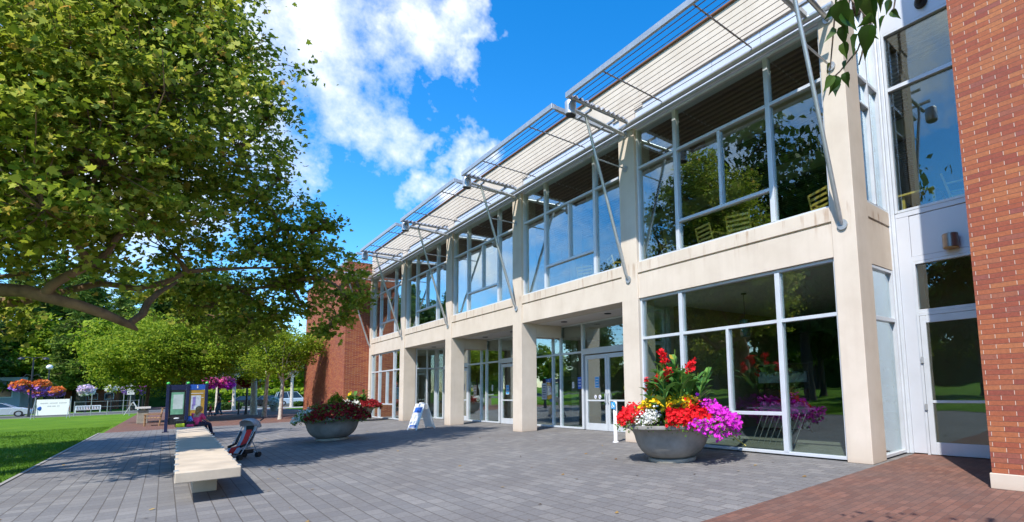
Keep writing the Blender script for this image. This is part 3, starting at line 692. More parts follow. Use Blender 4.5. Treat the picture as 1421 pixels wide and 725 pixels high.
bed(P1, 'yellow_marigolds', 'yellow flowers round the foot of the tall red cannas', 'flowers', 560, (190, 350), (.25, .66), (1.16, 1.02), 'f_yellow', .045, k=7, grp=g1)
bed(P1, 'magenta_petunias', 'magenta petunias trailing over the right side of the nearest planter', 'flowers', 1150, (-42, 70), (.45, 1.38), (1.08, .62), 'f_magenta', .040, grp=g1, bulge=.2)
T = thing('trailing_petunias', 'purple flowers hanging below the right rim of the nearest planter', 'flowers', (P1.x, P1.y, .7), g1)
q = []
for k in range(380):
    a_ = math.radians(random.uniform(-75, 25)); r_ = random.uniform(.98, 1.36); lo_ = .68-.40*math.cos(a_+.35)**4*random.random(); q.append(P1+TOR*r_*math.cos(a_)-TOC*-r_*math.sin(a_)*-1+Vector((0, 0, random.uniform(lo_, .86))))
petals('flowers', q, .038, 'f_magenta', T); leaves4('foliage', [p+Vector((random.gauss(0,.04), random.gauss(0,.04), 0)) for p in q], .06, 'leaf_fine', T, up=-.3)
b = B(); b.tube([P1+TOR*.95+Vector((0,0,.45)), P1+TOR*1.22+Vector((0,0,.42)), P1+TOR*1.45+TOC*.1+Vector((0,0,.24))], .012, 6); b.build('stem', simple('yellow_stem', (.5,.4,.08), .6), T)
def canna(P, lab, hgt, nst, fmat, sp=.34, grp=None):
    T = thing('canna_lily', lab, 'plant', (P[0], P[1], .7), grp)
    st = B(); Lv = []; Fp = []
    for k in range(nst):
        a_ = random.uniform(0, 2*PI); r_ = sp*math.sqrt(random.random()); base = Vector((P[0]+r_*math.cos(a_), P[1]+r_*math.sin(a_), .66)); hh = hgt*random.uniform(.62, 1.0)*(1-.25*r_/sp)
        top = base+Vector((math.cos(a_)*r_*.7, math.sin(a_)*r_*.7, hh-.1)); st.tube([base, (base+top)/2, top], [.016, .013, .008], 6)
        nl = 11
        for j in range(nl):
            f_ = .05+.80*j/nl; o_ = base.lerp(top, f_); aa = random.uniform(0, 2*PI); ll = random.uniform(.42, .70)*(1-.3*f_); ww = ll*.17
            d = Vector((math.cos(aa), math.sin(aa), random.uniform(.55, 1.5))).normalized(); sdv = d.cross(Vector((0,0,1))).normalized(); up = sdv.cross(d)
            c1 = o_+d*ll*.35+up*ll*.05; c2 = o_+d*ll*.7+Vector((0,0,-ll*.03)); tip = o_+d*ll+Vector((0,0,-ll*.22))
            for s2 in (-1, 1):
                e1 = c1+sdv*ww*s2-up*ll*.0+Vector((0,0,.03)); e2 = c2+sdv*ww*.85*s2+Vector((0,0,.02))
                Lv += [o_, c1, e1, o_+sdv*.01*s2]
                Lv += [c1, c2, e2, e1]; Lv += [c2, tip, (tip+e2)/2+sdv*ww*.18*s2, e2]
        if random.random() < .42:
            Fp.append([]); 
            for j in range(18): Fp[-1].append(top+Vector((random.gauss(0,.035), random.gauss(0,.035), random.uniform(-.1, .16))))
    st.build('stem', M['leaf_fine'], T, smooth=True)
    raw_mesh('leaf_blades', [tuple(v) for v in Lv], 4, M['leaf_canna'], T)
    for q_ in Fp: petals('flower_head', q_, .06, fmat, T, spread=1.2, k=4)
canna(P1, 'tall canna lilies with red flower heads rising from the nearest planter', 1.72, 26, 'f_red', .50, g1)
g2 = 'flowers in the planter in the middle distance'
bed(P2, 'dark_red_begonias', 'dark red flowers covering the right half of the middle planter', 'flowers', 1050, (-105, 35), (.2, 1.10), (1.12, .70), 'f_deep', .045, grp=g2)
bed(P2, 'white_petunias', 'white flowers spilling over the left rim of the middle planter', 'flowers', 320, (150, 250), (.55, 1.12), (.95, .62), 'f_white', .045, nleaf=500, grp=g2)
T = thing('green_shrub', 'small bright green shrub at the back of the middle planter', 'plant', (P2.x, P2.y, .7), g2)
leaves4('foliage', ringpts(P2+Vector((-.1,.1,0)), 900, 0, 360, 0, .30, 1.42, 1.0, .15), .08, 'leaf_bright', T)
leaves4('creeping_foliage', ringpts(P2, 1700, 0, 360, .2, 1.08, 1.08, .72, .18), .085, 'leaf_fine', T)
g3 = 'flowers in the planter near the far brick end'
canna(P3, 'canna lilies with yellow flower heads in the far planter', 1.35, 9, 'f_yellow', .30, g3)
bed(P3, 'dark_red_geraniums', 'dark red flowers on the right rim of the far planter', 'flowers', 700, (-50, 60), (.5, 1.2), (1.0, .75), 'f_deep', .05, grp=g3)
bed(P3, 'mixed_bedding', 'white and green bedding at the front of the far planter', 'flowers', 400, (200, 310), (.4, 1.0), (1.0, .76), 'f_white', .045, nleaf=900, grp=g3)
# sandwich board ------------------------------------------------------------
SB = Vector((-21.05, 7.45, 0))
T = thing('sandwich_board', 'white folding sandwich board with blue print standing on the paving before the doors', 'sign', SB)
for s2 in (-1, 1):
    top = SB+Vector((0, s2*.04, 1.02)); bot = SB+Vector((0, s2*.40, 0)); d = (bot-top); nrm = Vector((0, d.z, -d.y)).normalized()*(-1 if s2 > 0 else 1)
    if nrm.y*s2 < 0: nrm = -nrm
    b = B(); b.obox((top+bot)/2+Vector((0,0,.02)), Vector((.30,0,0)), d*.46, nrm*.012)
    for e in (-.27, .27): b.obox(bot+Vector((e,0,.03))-d*.01, Vector((.035,0,0)), d*.04, nrm*.013)
    pn = b.build('board', M['white'], T, bevel=.006)
    nn = nrm*.017
    b = B(); c_ = top.lerp(bot, .26)+nn; b.obox(c_, Vector((.22,0,0)), d*.10, nrm*.003); c_ = top.lerp(bot, .87)+nn; b.obox(c_, Vector((.22,0,0)), d*.045, nrm*.003); b.build('blue_print', M['blue'], pn)
    b = B()
    for q in range(5): c_ = top.lerp(bot, .46+.07*q)+nn; b.obox(c_, Vector((random.uniform(.12,.2),0,0)), d*.008, nrm*.001)
    c_ = top.lerp(bot, .88)+nn*1.25; b.obox(c_, Vector((.14,0,0)), d*.010, nrm*.001)
    b.build('lettering', M['greycloth'], pn)
b = B(); b.box(SB.x-.1, SB.y-.05, 1.0, SB.x+.1, SB.y+.05, 1.05); b.build('handle', M['white'], T, bevel=.01)
T.rotation_euler = (0, 0, math.radians(15))
# stroller --------------------------------------------------------------------
ST = Vector((-15.95, 1.45, 0)); fw = Vector((.70, -.71, 0)).normalized(); sd = Vector((-fw.y, fw.x, 0))
T = thing('stroller', 'grey and red folding stroller standing behind the stone bench', 'stroller', ST)
def sp(f_, s2, z): return ST+fw*f_+sd*s2+Vector((0,0,z))
for s2 in (-1, 1):
    b = B(); w_ = .21*s2
    b.tube([sp(.36, w_, .10), sp(-.02, w_, .62), sp(-.26, w_, 1.0), sp(-.36, w_, 1.06)], .012, 8)
    b.tube([sp(-.28, w_, .10), sp(.02, w_, .58), sp(.06, w_, .60)], .011, 8); b.tube([sp(.30, w_, .28), sp(-.30, w_, .24)], .008, 6)
    b.build('side_frame', M['steel'], T, smooth=True)
    b = B(); b.tube([sp(-.30, w_, 1.03), sp(-.42, w_, 1.09)], .02, 8); b.build('handle_grip', M['black'], T, smooth=True)
    for f_ in (.36, -.28):
        b = B()
        for e in (-.03, .03): p0 = sp(f_, w_+e-.01, .075); b.tube([p0, p0+sd*.022], .075, 16)
        b.build('wheel', M['rubber'], T)
b = B(); b.tube([sp(-.28, -.21, .12), sp(.02, .21, .45)], .008, 6); b.tube([sp(-.28, .21, .12), sp(.02, -.21, .45)], .008, 6); b.build('cross_brace', M['steel'], T)
def sling(w0, w1, mat, nm, lift=0.0):
    pr = [(.42, .20), (.36, .26), (.30, .33), (.14, .34), (.02, .36), (-.08, .52), (-.17, .72), (-.24, .88)]
    v = []; f = []
    for (f_, z) in pr: v += [sp(f_+lift, w0, z+lift), sp(f_+lift, w1, z+lift), sp(f_-.02+lift, w1, z-.025+lift), sp(f_-.02+lift, w0, z-.025+lift)]
    for i in range(len(pr)-1):
        for j in range(4): k = (j+1) % 4; f.append((i*4+j, i*4+k, i*4+4+k, i*4+4+j))
    f += [(3,2,1,0), tuple(4*(len(pr)-1)+j for j in range(4))]
    b = B(); b.add(v, f); b.build(nm, M[mat], T, smooth=True)
sling(-.19, .19, 'greycloth', 'seat'); sling(-.075, .075, 'redcloth', 'centre_pad', .012)
b = B(); v = []; f = []; nn_ = 7; mm_ = 10
for i in range(nn_+1):
    ph = math.radians(165-105*i/nn_)
    for q in range(mm_+1):
        th = PI*q/mm_; o_ = .10+.22*math.sin(th)**.6; v.append(sp(-.16+o_*math.cos(ph), .215*math.cos(th), .80+o_*math.sin(ph)))
for i in range(nn_):
    for q in range(mm_): f.append((i*(mm_+1)+q, i*(mm_+1)+q+1, (i+1)*(mm_+1)+q+1, (i+1)*(mm_+1)+q))
b.add(v, f); cnp = b.build('sun_canopy', M['greycloth'], T, smooth=True); m_ = cnp.modifiers.new('thick', 'SOLIDIFY'); m_.thickness = .012
for w_ in (-.17, .17): b = B(); b.tube([sp(.30, w_, .36), sp(.05, w_*1.1, .42), sp(-.12, w_*1.15, .74)], .035, 8); b.build('side_wing', M['black'], T, smooth=True)
b = B(); b.obox(sp(-.02, 0, .20), fw*.16, sd*.17, Vector((0,0,.07))); b.build('basket', M['black'], T, bevel=.03)
b = B(); b.obox(sp(.40, 0, .17), fw*.05, sd*.19, Vector((0,0,.012))); b.build('footrest', M['black'], T)
b = B(); b.obox(sp(-.20, 0, .80), fw*.018, sd*.10, Vector((0,0,.10))); b.build('back_pocket', M['black'], T)
T.scale = (.86, .86, .86)
# information kiosk ------------------------------------------------------------
KX = -31.8
T = thing('information_kiosk', 'dark blue two panel information kiosk with green ball tops beyond the stone bench', 'kiosk', (KX, .78, 0))
for y in (.10, .77, 1.42):
    b = B(); b.box(KX-.07, y-.055, 0, KX+.07, y+.055, 2.14); ps = b.build('post', M['navy'], T, bevel=.01)
    b = B(); b.box(KX-.13, y-.11, 0, KX+.13, y+.11, .03); b.build('foot_plate', M['navy'], ps)
    b = B(); b.ball((KX, y, 2.19), .065); b.build('ball_top', M['greenball'], ps, smooth=True)
for (y0, y1, fm, pm, nm) in ((.16, .71, 'black', 'mapgreen', 'left'), (.83, 1.36, 'ochre', 'ochre', 'right')):
    b = B(); b.box(KX-.035, y0, 1.88, KX+.035, y1, 2.12); b.build('header_board', M['blue'] if nm == 'right' else M['navy'], T)
    b = B(); b.box(KX-.03, y0, .66, KX+.03, y1, 1.86); pn = b.build('display_panel', M[fm], T)
    if nm == 'left':
        b = B(); b.box(KX+.031, y0+.06, .78, KX+.036, y1-.06, 1.78); b.build('map_print', M['mapgreen'], pn)
        b = B(); b.box(KX+.037, y0+.13, 1.02, KX+.041, y1-.09, 1.68); b.build('poster', M['palegreen'], pn)
        b = B(); b.ball((KX+.05, (y0+y1)/2, .60), .06, .3, 1.6, .6); b.build('label_plate', M['white'], T)
    else:
        b = B(); b.box(KX+.031, y0+.06, .95, KX+.036, y1-.13, 1.62); b.build('map_print', M['mapgrey'], pn)
        b = B(); b.box(KX+.037, y0+.12, 1.15, KX+.040, y0+.22, 1.55); b.box(KX+.037, y0+.10, 1.0, KX+.040, y0+.16, 1.2); b.build('district_shape', M['purple_ink'], pn)
        b = B(); b.box(KX+.037, y0+.05, 1.70, KX+.040, y1-.05, 1.725); b.box(KX+.037, y1-.11, 1.5, KX+.040, y1-.03, 1.52); b.build('title_rule', M['white'], pn)
        b = B(); b.box(KX+.037, (y0+y1)/2-.02, 1.95, KX+.041, (y0+y1)/2+.02, 2.04); b.ball((KX+.04, (y0+y1)/2, 2.06), .02); b.build('info_symbol', M['white'], pn)
b = B(); b.box(KX-.03, .16, .35, KX+.03, .71, .655); b.build('lower_panel', M['black'], T)
b = B(); b.box(KX-.03, .70, .42, KX+.03, 1.0, .70); b.build('leaflet_box', M['blue'], T, bevel=.01)
# people ------------------------------------------------------------------------
def skinned(name, V, E_, R_, mat, parent):
    o_ = off(parent); me = bpy.data.meshes.new(name); me.from_pydata([tuple(Vector(v)-o_) for v in V], E_, []); o = link(name, me, None, parent)
    me.materials.append(M[mat])
    sk = o.modifiers.new('skin', 'SKIN'); sk.use_smooth_shade = True
    for i, r in enumerate(R_):
        d = me.skin_vertices[0].data[i]; d.radius = (r, r) if not hasattr(r, '__len__') else r; d.use_root = (i == 0)
    s2 = o.modifiers.new('sub', 'SUBSURF'); s2.levels = 2; s2.render_levels = 2
    return o
def person(lab, base, f_, pose, hgt=1.0, top='pink', bottom='denim', hair='hair', grp=None, longhair=True):
    """pose: joint dict in local (forward, side, up) metres for a 1.68 m adult, scaled by hgt; f_ = facing direction"""
    T = thing('person', lab, 'person', base, grp); fwd = Vector(f_).normalized(); sdd = Vector((-fwd.y, fwd.x, 0))
    G = lambda q: Vector(base)+(fwd*q[0]+sdd*q[1]+Vector((0,0,q[2])))*hgt
    j = {k: G(v) for k, v in pose.items()}
    names = ['pel','spi','che','nec','hea','shL','elL','haL','shR','elR','haR','hiL','knL','anL','toL','hiR','knR','anR','toR']
    rad = [.10,.105,.12,.05,.06,.055,.042,.028,.055,.042,.028,.082,.058,.04,.032,.082,.058,.04,.032]
    ed = [('pel','spi'),('spi','che'),('che','nec'),('nec','hea'),('che','shL'),('shL','elL'),('elL','haL'),('che','shR'),('shR','elR'),('elR','haR'),('pel','hiL'),('hiL','knL'),('knL','anL'),('anL','toL'),('pel','hiR'),('hiR','knR'),('knR','anR'),('anR','toR')]
    ix = {n_: i for i, n_ in enumerate(names)}
    body = skinned('body', [j[n_] for n_ in names], [(ix[a], ix[c]) for a, c in ed], [r*hgt for r in rad], 'skin', T)
    hd = j['hea']; hf = fwd if 'face' not in pose else (G(pose['face'])-j['hea']).normalized()
    b = B(); b.ball(hd+Vector((0,0,.075*hgt)), .098*hgt, .88, .80 if abs(fwd.x) < .5 else .95, 1.18, 16, 12)
    b.ball(hd+Vector((0,0,.065*hgt))+hf*.098*hgt, .018*hgt, n=8, m=6)
    for s2 in (-1, 1): b.ball(hd+Vector((0,0,.07*hgt))+sdd*s2*.088*hgt, .022*hgt, .7, .7, 1.2, 8, 6)
    b.build('head', M['skin'], T, smooth=True)
    b = B()
    for s2 in (-1, 1): b.ball(hd+Vector((0,0,.09*hgt))+hf*.082*hgt+sdd*s2*.034*hgt, .012*hgt, n=8, m=6)
    b.build('eye', M['black'], T)
    b = B(); b.ball(hd+Vector((0,0,.10*hgt))-hf*.018*hgt, .112*hgt, .98, .98, 1.08, 16, 12)
    if longhair: b.ball(hd+Vector((0,0,-.02*hgt))-hf*.06*hgt, .085*hgt, 1, 1, 1.7, 14, 10); b.ball(hd+Vector((0,0,-.16*hgt))-hf*.07*hgt, .055*hgt, 1, 1, 1.6, 12, 8)
    b.build('hair', M[hair], T, smooth=True)
    cs = lambda nm, ks, mt, g_: skinned(nm, [j[k] for k in ks], [(a, c) for a, c in [(ks.index(p), ks.index(q)) for p, q in ed if p in ks and q in ks]], [(rad[ix[k]]*g_+.008)*hgt for k in ks], mt, T)
    j['nk2'] = j['che'].lerp(j['nec'], .6)
    cs('shirt', ['spi','che','shL','elL','shR','elR','pel'], top, 1.16)
    cs('trousers', ['pel','hiL','knL','anL','hiR','knR','anR'], bottom, 1.14)
    b = B()
    for s2 in ('L', 'R'):
        a_, t_ = j['an'+s2], j['to'+s2]; d = (t_-a_); d.z = 0; d = d.normalized() if d.length > .01 else fwd
        c_ = a_+d*.07*hgt; c_.z = a_.z-.02*hgt; b.ball(c_, .075*hgt, 1.5 if abs(d.x) > abs(d.y) else .75, 1.5 if abs(d.y) >= abs(d.x) else .75, .6, 10, 6)
    b.build('shoes', M['black'], T, smooth=True)
    # hands: palm and five fingers
    b = B()
    for s2 in ('L', 'R'):
        h_ = j['ha'+s2]; d = (h_-j['el'+s2]).normalized(); e = d.cross(Vector((0,0,1))); e = e.normalized() if e.length > .01 else sdd
        b.ball(h_+d*.03*hgt, .038*hgt, n=8, m=6)
        for q, l_ in ((-.025,.055),(-.009,.07),(.009,.066),(.025,.05)): b.tube([h_+(d*.05+e*q)*hgt, h_+(d*(.05+l_)+e*q*1.2-Vector((0,0,.015)))*hgt], [.008*hgt, .006*hgt], 6)
        b.tube([h_+(d*.02+e*.035)*hgt, h_+(d*.06+e*.06)*hgt], [.009*hgt, .007*hgt], 6)
    b.build('hands', M['skin'], T, smooth=True)
    return T
sit = dict(pel=(0,0,.07), spi=(-.02,0,.22), che=(.0,0,.40), nec=(.03,0,.53), hea=(.06,0,.58), shL=(.0,.16,.46), elL=(.10,.22,.25), haL=(.30,.12,.20), shR=(.0,-.16,.46), elR=(.10,-.22,.25), haR=(.30,-.12,.20),
           hiL=(.03,.09,.07), knL=(.42,.11,.10), anL=(.62,.12,-.34), toL=(.74,.12,-.40), hiR=(.03,-.09,.07), knR=(.43,-.10,.08), anR=(.55,-.12,-.34), toR=(.67,-.12,-.40))
person('young person in a pink top and dark trousers sitting on the stone bench', (-25.2, .92, .46), (-.72, .70, 0), sit, .93, 'pink', 'denim', 'hair')
stand = dict(pel=(0,0,.94), spi=(0,0,1.08), che=(.01,0,1.28), nec=(.01,0,1.44), hea=(.03,0,1.50), shL=(0,.17,1.36), elL=(-.06,.24,1.12), haL=(.05,.25,.90), shR=(0,-.17,1.36), elR=(.05,-.23,1.10), haR=(.18,-.22,.92),
             hiL=(0,.09,.90), knL=(.14,.10,.50), anL=(.10,.10,.09), toL=(.22,.10,.03), hiR=(0,-.09,.90), knR=(-.02,-.10,.50), anR=(-.22,-.10,.12), toR=(-.12,-.10,.04))
person('adult in a brown top and blue jeans walking on the far pavement beyond the kiosk', (-55.0, 3.27, 0), (-.3, -.95, 0), stand, 1.06, 'browncloth', 'lightdenim', 'darkhair', longhair=False)
person('small child in red walking beside the adult in jeans', (-54.6, 2.75, 0), (-.3, -.95, 0), stand, .56, 'redcloth', 'denim', 'darkhair', longhair=False)
# bags at the bench end
for (x, y, m1, m2, lab, s_) in ((-25.3, .46, 'black', 'lime', 'black and lime backpack lying on the far end of the stone bench', 1.0), (-25.0, .72, 'black', 'pink', 'dark bag with a pink pocket between the backpack and the seated person', .8)):
    T = thing('bag', lab, 'bag', (x, y, .46)); b = B(); b.obox((x, y, .46+.13*s_), (.10*s_,0,0), (0,.15*s_,0), (0,0,.13*s_)); b.build('pouch', M[m1], T, bevel=.05, seg=3)
    b = B(); b.obox((x+.11*s_, y, .46+.07*s_), (.03*s_,0,0), (0,.12*s_,0), (0,0,.06*s_)); b.build('pocket', M[m2], T, bevel=.02)
    b = B(); b.tube([(x, y-.06, .46+.25*s_), (x, y, .46+.33*s_), (x, y+.06, .46+.25*s_)], .012, 6); b.build('strap', M[m1], T)
# ------------------------------------------------------------------ trees
PLANE_LEAF = np.array([(0,0),(.20,-.02),(.50,.16),(.32,.30),(.46,.62),(.22,.55),(0,1.0),(-.22,.55),(-.46,.62),(-.32,.30),(-.50,.16),(-.20,-.02)])
OVAL_LEAF = np.array([(0,0),(.24,.22),(.22,.58),(0,1.0),(-.22,.58),(-.24,.22)])
QUAD_LEAF = np.array([(0,0),(.42,.45),(0,1.0),(-.42,.45)])
def leafcloud(name, pts, size, shape, mat, parent, hang=.5, fold=.25):
    n = len(pts); k = len(shape); P = np.asarray(pts, float)
    d = RNG.normal(size=(n, 3)); d[:, 2] = d[:, 2]*.6-hang; d /= np.linalg.norm(d, axis=1)[:, None]      # leaf direction
    nn = RNG.normal(size=(n, 3))*.55+np.array([.40, -.62, .72]); e = np.cross(nn, d); e /= np.linalg.norm(e, axis=1)[:, None]; nn = np.cross(d, e)
    S = (size*(.45+1.0*RNG.random(n)))[:, None, None]
    xs = shape[:, 0][None, :, None]; ys = shape[:, 1][None, :, None]
    V = P[:, None, :]+S*(e[:, None, :]*xs+d[:, None, :]*ys+nn[:, None, :]*(np.abs(xs)*fold-ys*ys*.15))
    return raw_mesh(name, V.reshape(-1, 3), k, mat, parent)
def clumps(lobes, per_m3, spread, n_per, shell=.35, flat=.8):
    """lobes: (centre, radii). Clump centres fill the lobe, denser toward its outside; returns leaf points and clump centres"""
    cs = []
    for c, r in lobes:
        r = np.array(r if hasattr(r, '__len__') else (r, r, r*flat)); vol = 4.19*r.prod(); m = max(3, int(vol*per_m3))
        u = RNG.normal(size=(m, 3)); u /= np.linalg.norm(u, axis=1)[:, None]; rr = (shell+(1-shell)*RNG.random(m))**.7
        cs.append(np.array(c)+u*rr[:, None]*r*(.85+.3*RNG.random((m, 1))))
    cs = np.concatenate(cs); P = np.repeat(cs, n_per, 0); sp_ = spread*(.5+RNG.random((len(cs), 1)))
    P = P+RNG.normal(size=P.shape)*np.repeat(sp_, n_per, 0)*np.array([1, 1, .55]); return P, cs
def limb(b, p0, p1, r0, r1, n=7, wob=.12, seg=10):
    p0, p1 = Vector(p0), Vector(p1); L = (p1-p0).length; pts = []; rs = []
    w = Vector((random.gauss(0,1), random.gauss(0,1), random.gauss(0,.6)))*wob*L; w2 = Vector((random.gauss(0,1), random.gauss(0,1), random.gauss(0,1)))*wob*L*.4
    for i in range(n+1):
        t = i/n; pts.append(p0.lerp(p1, t)+w*math.sin(PI*t)*.5+w2*math.sin(2*PI*t)*.5); rs.append(r0+(r1-r0)*t)
    b.tube(pts, rs, seg); return pts
# the big plane tree that fills the left of the picture
PT = Vector((-17.2, -5.6, 0))
plane = thing('plane_tree', 'huge old plane tree on the lawn with long low boughs reaching over the stone bench', 'tree', PT)
vis = [(40,40,17,2.6),(150,30,17,2.6),(255,35,17.5,2.4),(318,50,18,1.2),(358,95,18,.8),(318,125,18,1.3),(220,120,16,2.4),(90,140,15.5,2.6),(0,170,15,2.6),
       (330,205,18,1.6),(385,165,18.5,.8),(250,220,16.5,2.0),(130,235,14.5,1.9),(30,250,14,2.0),(360,270,18,1.3),(290,300,17.5,1.5),(195,290,15.5,1.3),(90,305,15.8,1.0),(10,325,15.6,1.0),
       (395,315,18.5,.85),(432,322,19,.55),(455,312,19,.32),(420,352,18.5,.8),(345,345,18,1.1),(440,385,18.2,.75),(472,400,18,.6),(490,425,18,.38),(466,440,18,.50),(395,395,18.5,.9),(330,400,18.8,.9),(240,350,17,.8),(150,330,16,.7),
       (270,395,19,.85),(215,405,19.5,.6),(60,290,13.2,.8),(365,425,19,.65),(300,440,20,.7),(-60,100,15.5,2.4),(-60,300,14.5,1.6),(-60,395,16.8,.9),(90,-50,17.8,2.2),(230,-50,18.2,2.0),(310,-30,18.5,1.2),(462,350,18.6,.65),(440,300,18.8,.5),(492,385,18.6,.4),(500,405,18.4,.35),(420,425,18.3,.6),(450,460,18,.4),(415,385,18.6,.8),(378,350,18.4,1.0),(400,250,18.6,.5),(300,425,19.2,1.1),(345,445,19,.9),(262,425,19.5,.8),(392,440,18.8,.6),(320,465,19.5,.7),(-20,440,18,.7),(60,375,16.6,.7),(150,372,16.4,.6),(395,215,18.8,.5),(402,130,18.8,.5),(368,55,18.6,.5),(352,15,18.6,.6)]
vis = [(x-(38 if x >= 310 and y < 150 else 14 if x >= 340 and y < 260 else 0), y, d_, r_) for x, y, d_, r_ in vis]
lob = [(at(x, y, d_), r_) for x, y, d_, r_ in vis]
lob = [((c.x, c.y, c.z), r_) for c, r_ in lob]
hidden = [((-22, -10, 11), 3.2), ((-24, -6, 8), 3.0)]
Pv, cv = clumps(lob, 1.75, .22, 58, shell=.2, flat=.85)
extra = [(c, r_) for (c, r_), (x_, y_, d_, q_) in zip(lob, vis) if q_ < 1.05]; Pe, ce = clumps(extra, 6.0, .16, 26, shell=0, flat=.9)
Pv = np.concatenate([Pv, Pe]); cv = np.concatenate([cv, ce])
Ph, chd = clumps(hidden, 1.1, .5, 26, flat=.8)
leafcloud('crown', np.concatenate([Pv, Ph]), .112, PLANE_LEAF, M['leaf_plane'], plane)
b = B(); fork = PT+Vector((.4, .5, 3.4))
b.tube([PT+Vector((0,0,-.1)), PT+Vector((0,0,.5)), PT+Vector((.1,.15,1.8)), fork], [.72,.56,.48,.42], 16)
main = [fork, at(-60, 398, 15.6), at(0, 402, 15.2), at(35, 404, 15), at(70, 414, 14.9), at(110, 424, 14.9), at(145, 436, 15), at(180, 451, 15.1), at(190, 458, 15.2)]
b.tube(main, [.36,.15,.125,.12,.105,.10,.095,.075,.03], 12)
b.tube([at(178, 450, 15.1), at(197, 437, 15.3), at(205, 420, 15.6), at(222, 405, 16), at(245, 392, 16.5)], [.07,.07,.065,.05,.03], 9)
b.tube([at(60, 412, 14.95), at(72, 396, 14.8), at(95, 382, 14.8), at(125, 368, 14.9), at(148, 352, 15), at(160, 332, 15.1), at(180, 312, 15.3), at(200, 298, 15.6)], [.09,.08,.075,.07,.06,.055,.045,.03], 9)
b.tube([at(125, 368, 14.9), at(110, 345, 14.6), at(102, 330, 14.4), at(115, 308, 14.3), at(130, 290, 14.2), at(124, 262, 14.2), at(140, 230, 14.3)], [.06,.06,.065,.055,.05,.04,.025], 9)
b.tube([fork, at(20, 420, 17.5), at(140, 393, 16.8), at(190, 401, 16.6), at(230, 392, 16.6), at(258, 377, 16.9), at(300, 374, 17.3), at(345, 372, 17.8), at(400, 372, 18.2)], [.22,.10,.07,.065,.065,.06,.05,.035,.02], 9)
for tgt, r_ in (((-18.5,-4.5,9),.26), ((-15,-6.5,8.5),.22), ((-21,-8,8.5),.2), ((-19,-7,13),.12)): limb(b, fork, tgt, r_, r_*.4)
hubs = [Vector(p) for p in ((-18.5,-4.5,9), (-15,-6.5,8.5), (-19,-7,13), fork)]+[at(125, 368, 14.9), at(140, 230, 14.3), at(258, 377, 16.9), at(205, 420, 15.6)]
for (c, r_) in lob+hidden:
    c = Vector(c); hb = min(hubs, key=lambda q: (q-c).length); 
    if (hb-c).length > .4: limb(b, hb, c, .07, .025, wob=.10, seg=7); hubs.append(c)
for c in cv[::2]:
    c = Vector(c); hb = min(hubs, key=lambda q: (q-c).length); limb(b, hb, c, .018, .006, 4, .12, 5)
b.build('trunk', M['bark'], plane, smooth=True)
# generic broadleaf tree -----------------------------------------------------
def broadleaf(name, lab, loc, hgt, rad, z0, mat, bark, lsize, nper, dens, shape, tr=.14, grp=None, nl=14, stems=1, spread=.24, flat=.62, lean=0):
    T = thing(name, lab, 'tree', loc, grp); P = Vector(loc); lobes = []
    zc = (z0+hgt)/2; hz = (hgt-z0)/2
    for k in range(nl):
        u = Vector((random.gauss(0,1), random.gauss(0,1), random.gauss(0,1))).normalized(); f_ = random.uniform(.35, .72)
        c = P+Vector((u.x*rad*f_, u.y*rad*f_, zc+u.z*hz*f_)); lobes.append(((c.x, c.y, c.z), rad*random.uniform(.30, .50)))
    pts, cs = clumps(lobes, dens, spread, nper, shell=.2, flat=flat*1.3)
    pts[:, 2] = np.maximum(pts[:, 2], z0*.85)
    leafcloud('crown', pts, lsize, shape, M[mat], T)
    b = B()
    for s_ in range(stems):
        o_ = Vector((random.uniform(-.18,.18), random.uniform(-.18,.18), 0))*(stems > 1); top = P+o_*4+Vector((random.uniform(-.3,.3), random.uniform(-.3,.3), hgt*.8))
        mid = P+o_*2.2+Vector((random.uniform(-.1,.1), random.uniform(-.1,.1), z0))
        b.tube([P+o_+Vector((0,0,-.1)), P+o_+Vector((0,0,.25)), mid, (mid+top)/2+Vector((random.uniform(-.15,.15),)*2+(0,)), top], [tr*1.35, tr, tr*.8, tr*.45, tr*.1], 10)
        for (c, r_) in lobes: limb(b, mid.lerp(top, random.uniform(0, .6)), c, tr*.32, tr*.08, 5, .1, 6)
        for c in cs[::9]: hb = min(lobes, key=lambda q: (Vector(q[0])-Vector(c)).length); limb(b, hb[0], c, tr*.10, tr*.03, 3, .12, 4)
    b.build('trunk', M[bark], T, smooth=True); return T
gp = 'white trunked trees along the far end of the plaza'
broadleaf('birch_tree', 'bright green tree with a slim white trunk, nearest the brick end wall', (-39.5, 5.34, 0), 6.9, 2.5, 2.15, 'leaf_bright', 'birchbark', .125, 52, 5, OVAL_LEAF, .11, gp, 18)
broadleaf('birch_tree', 'second white trunked tree from the brick end wall, with a forked stem', (-46.2, 5.3, 0), 7.4, 2.7, 2.3, 'leaf_bright', 'birchbark', .14, 46, 4, OVAL_LEAF, .14, gp, 16)
broadleaf('birch_tree', 'third white trunked tree from the brick end wall, with the thickest trunk', (-52.5, 5.3, 0), 8.8, 3.3, 2.6, 'leaf_dark', 'birchbark', .16, 44, 3.4, OVAL_LEAF, .24, gp, 16)
t1 = broadleaf('linden_tree', 'spreading bright green tree rising over the left panel of the kiosk', (-43.0, .9, 0), 6.9, 3.3, 2.3, 'leaf_bright', 'barkdark', .13, 50, 4, OVAL_LEAF, .11, None, 22)
broadleaf('linden_tree', 'yellow green tree left of the kiosk with its crown down to head height', (-47.5, -.9, 0), 7.4, 3.5, 2.0, 'leaf_bright', 'barkdark', .14, 50, 4, OVAL_LEAF, .12, None, 22)
broadleaf('linden_tree', 'dark green tree behind the kiosk, between the yellow green tree and the white trunks', (-51, 1.6, 0), 11.0, 4.3, 2.4, 'leaf_dark', 'barkdark', .17, 46, 3.2, OVAL_LEAF, .2, None, 22)
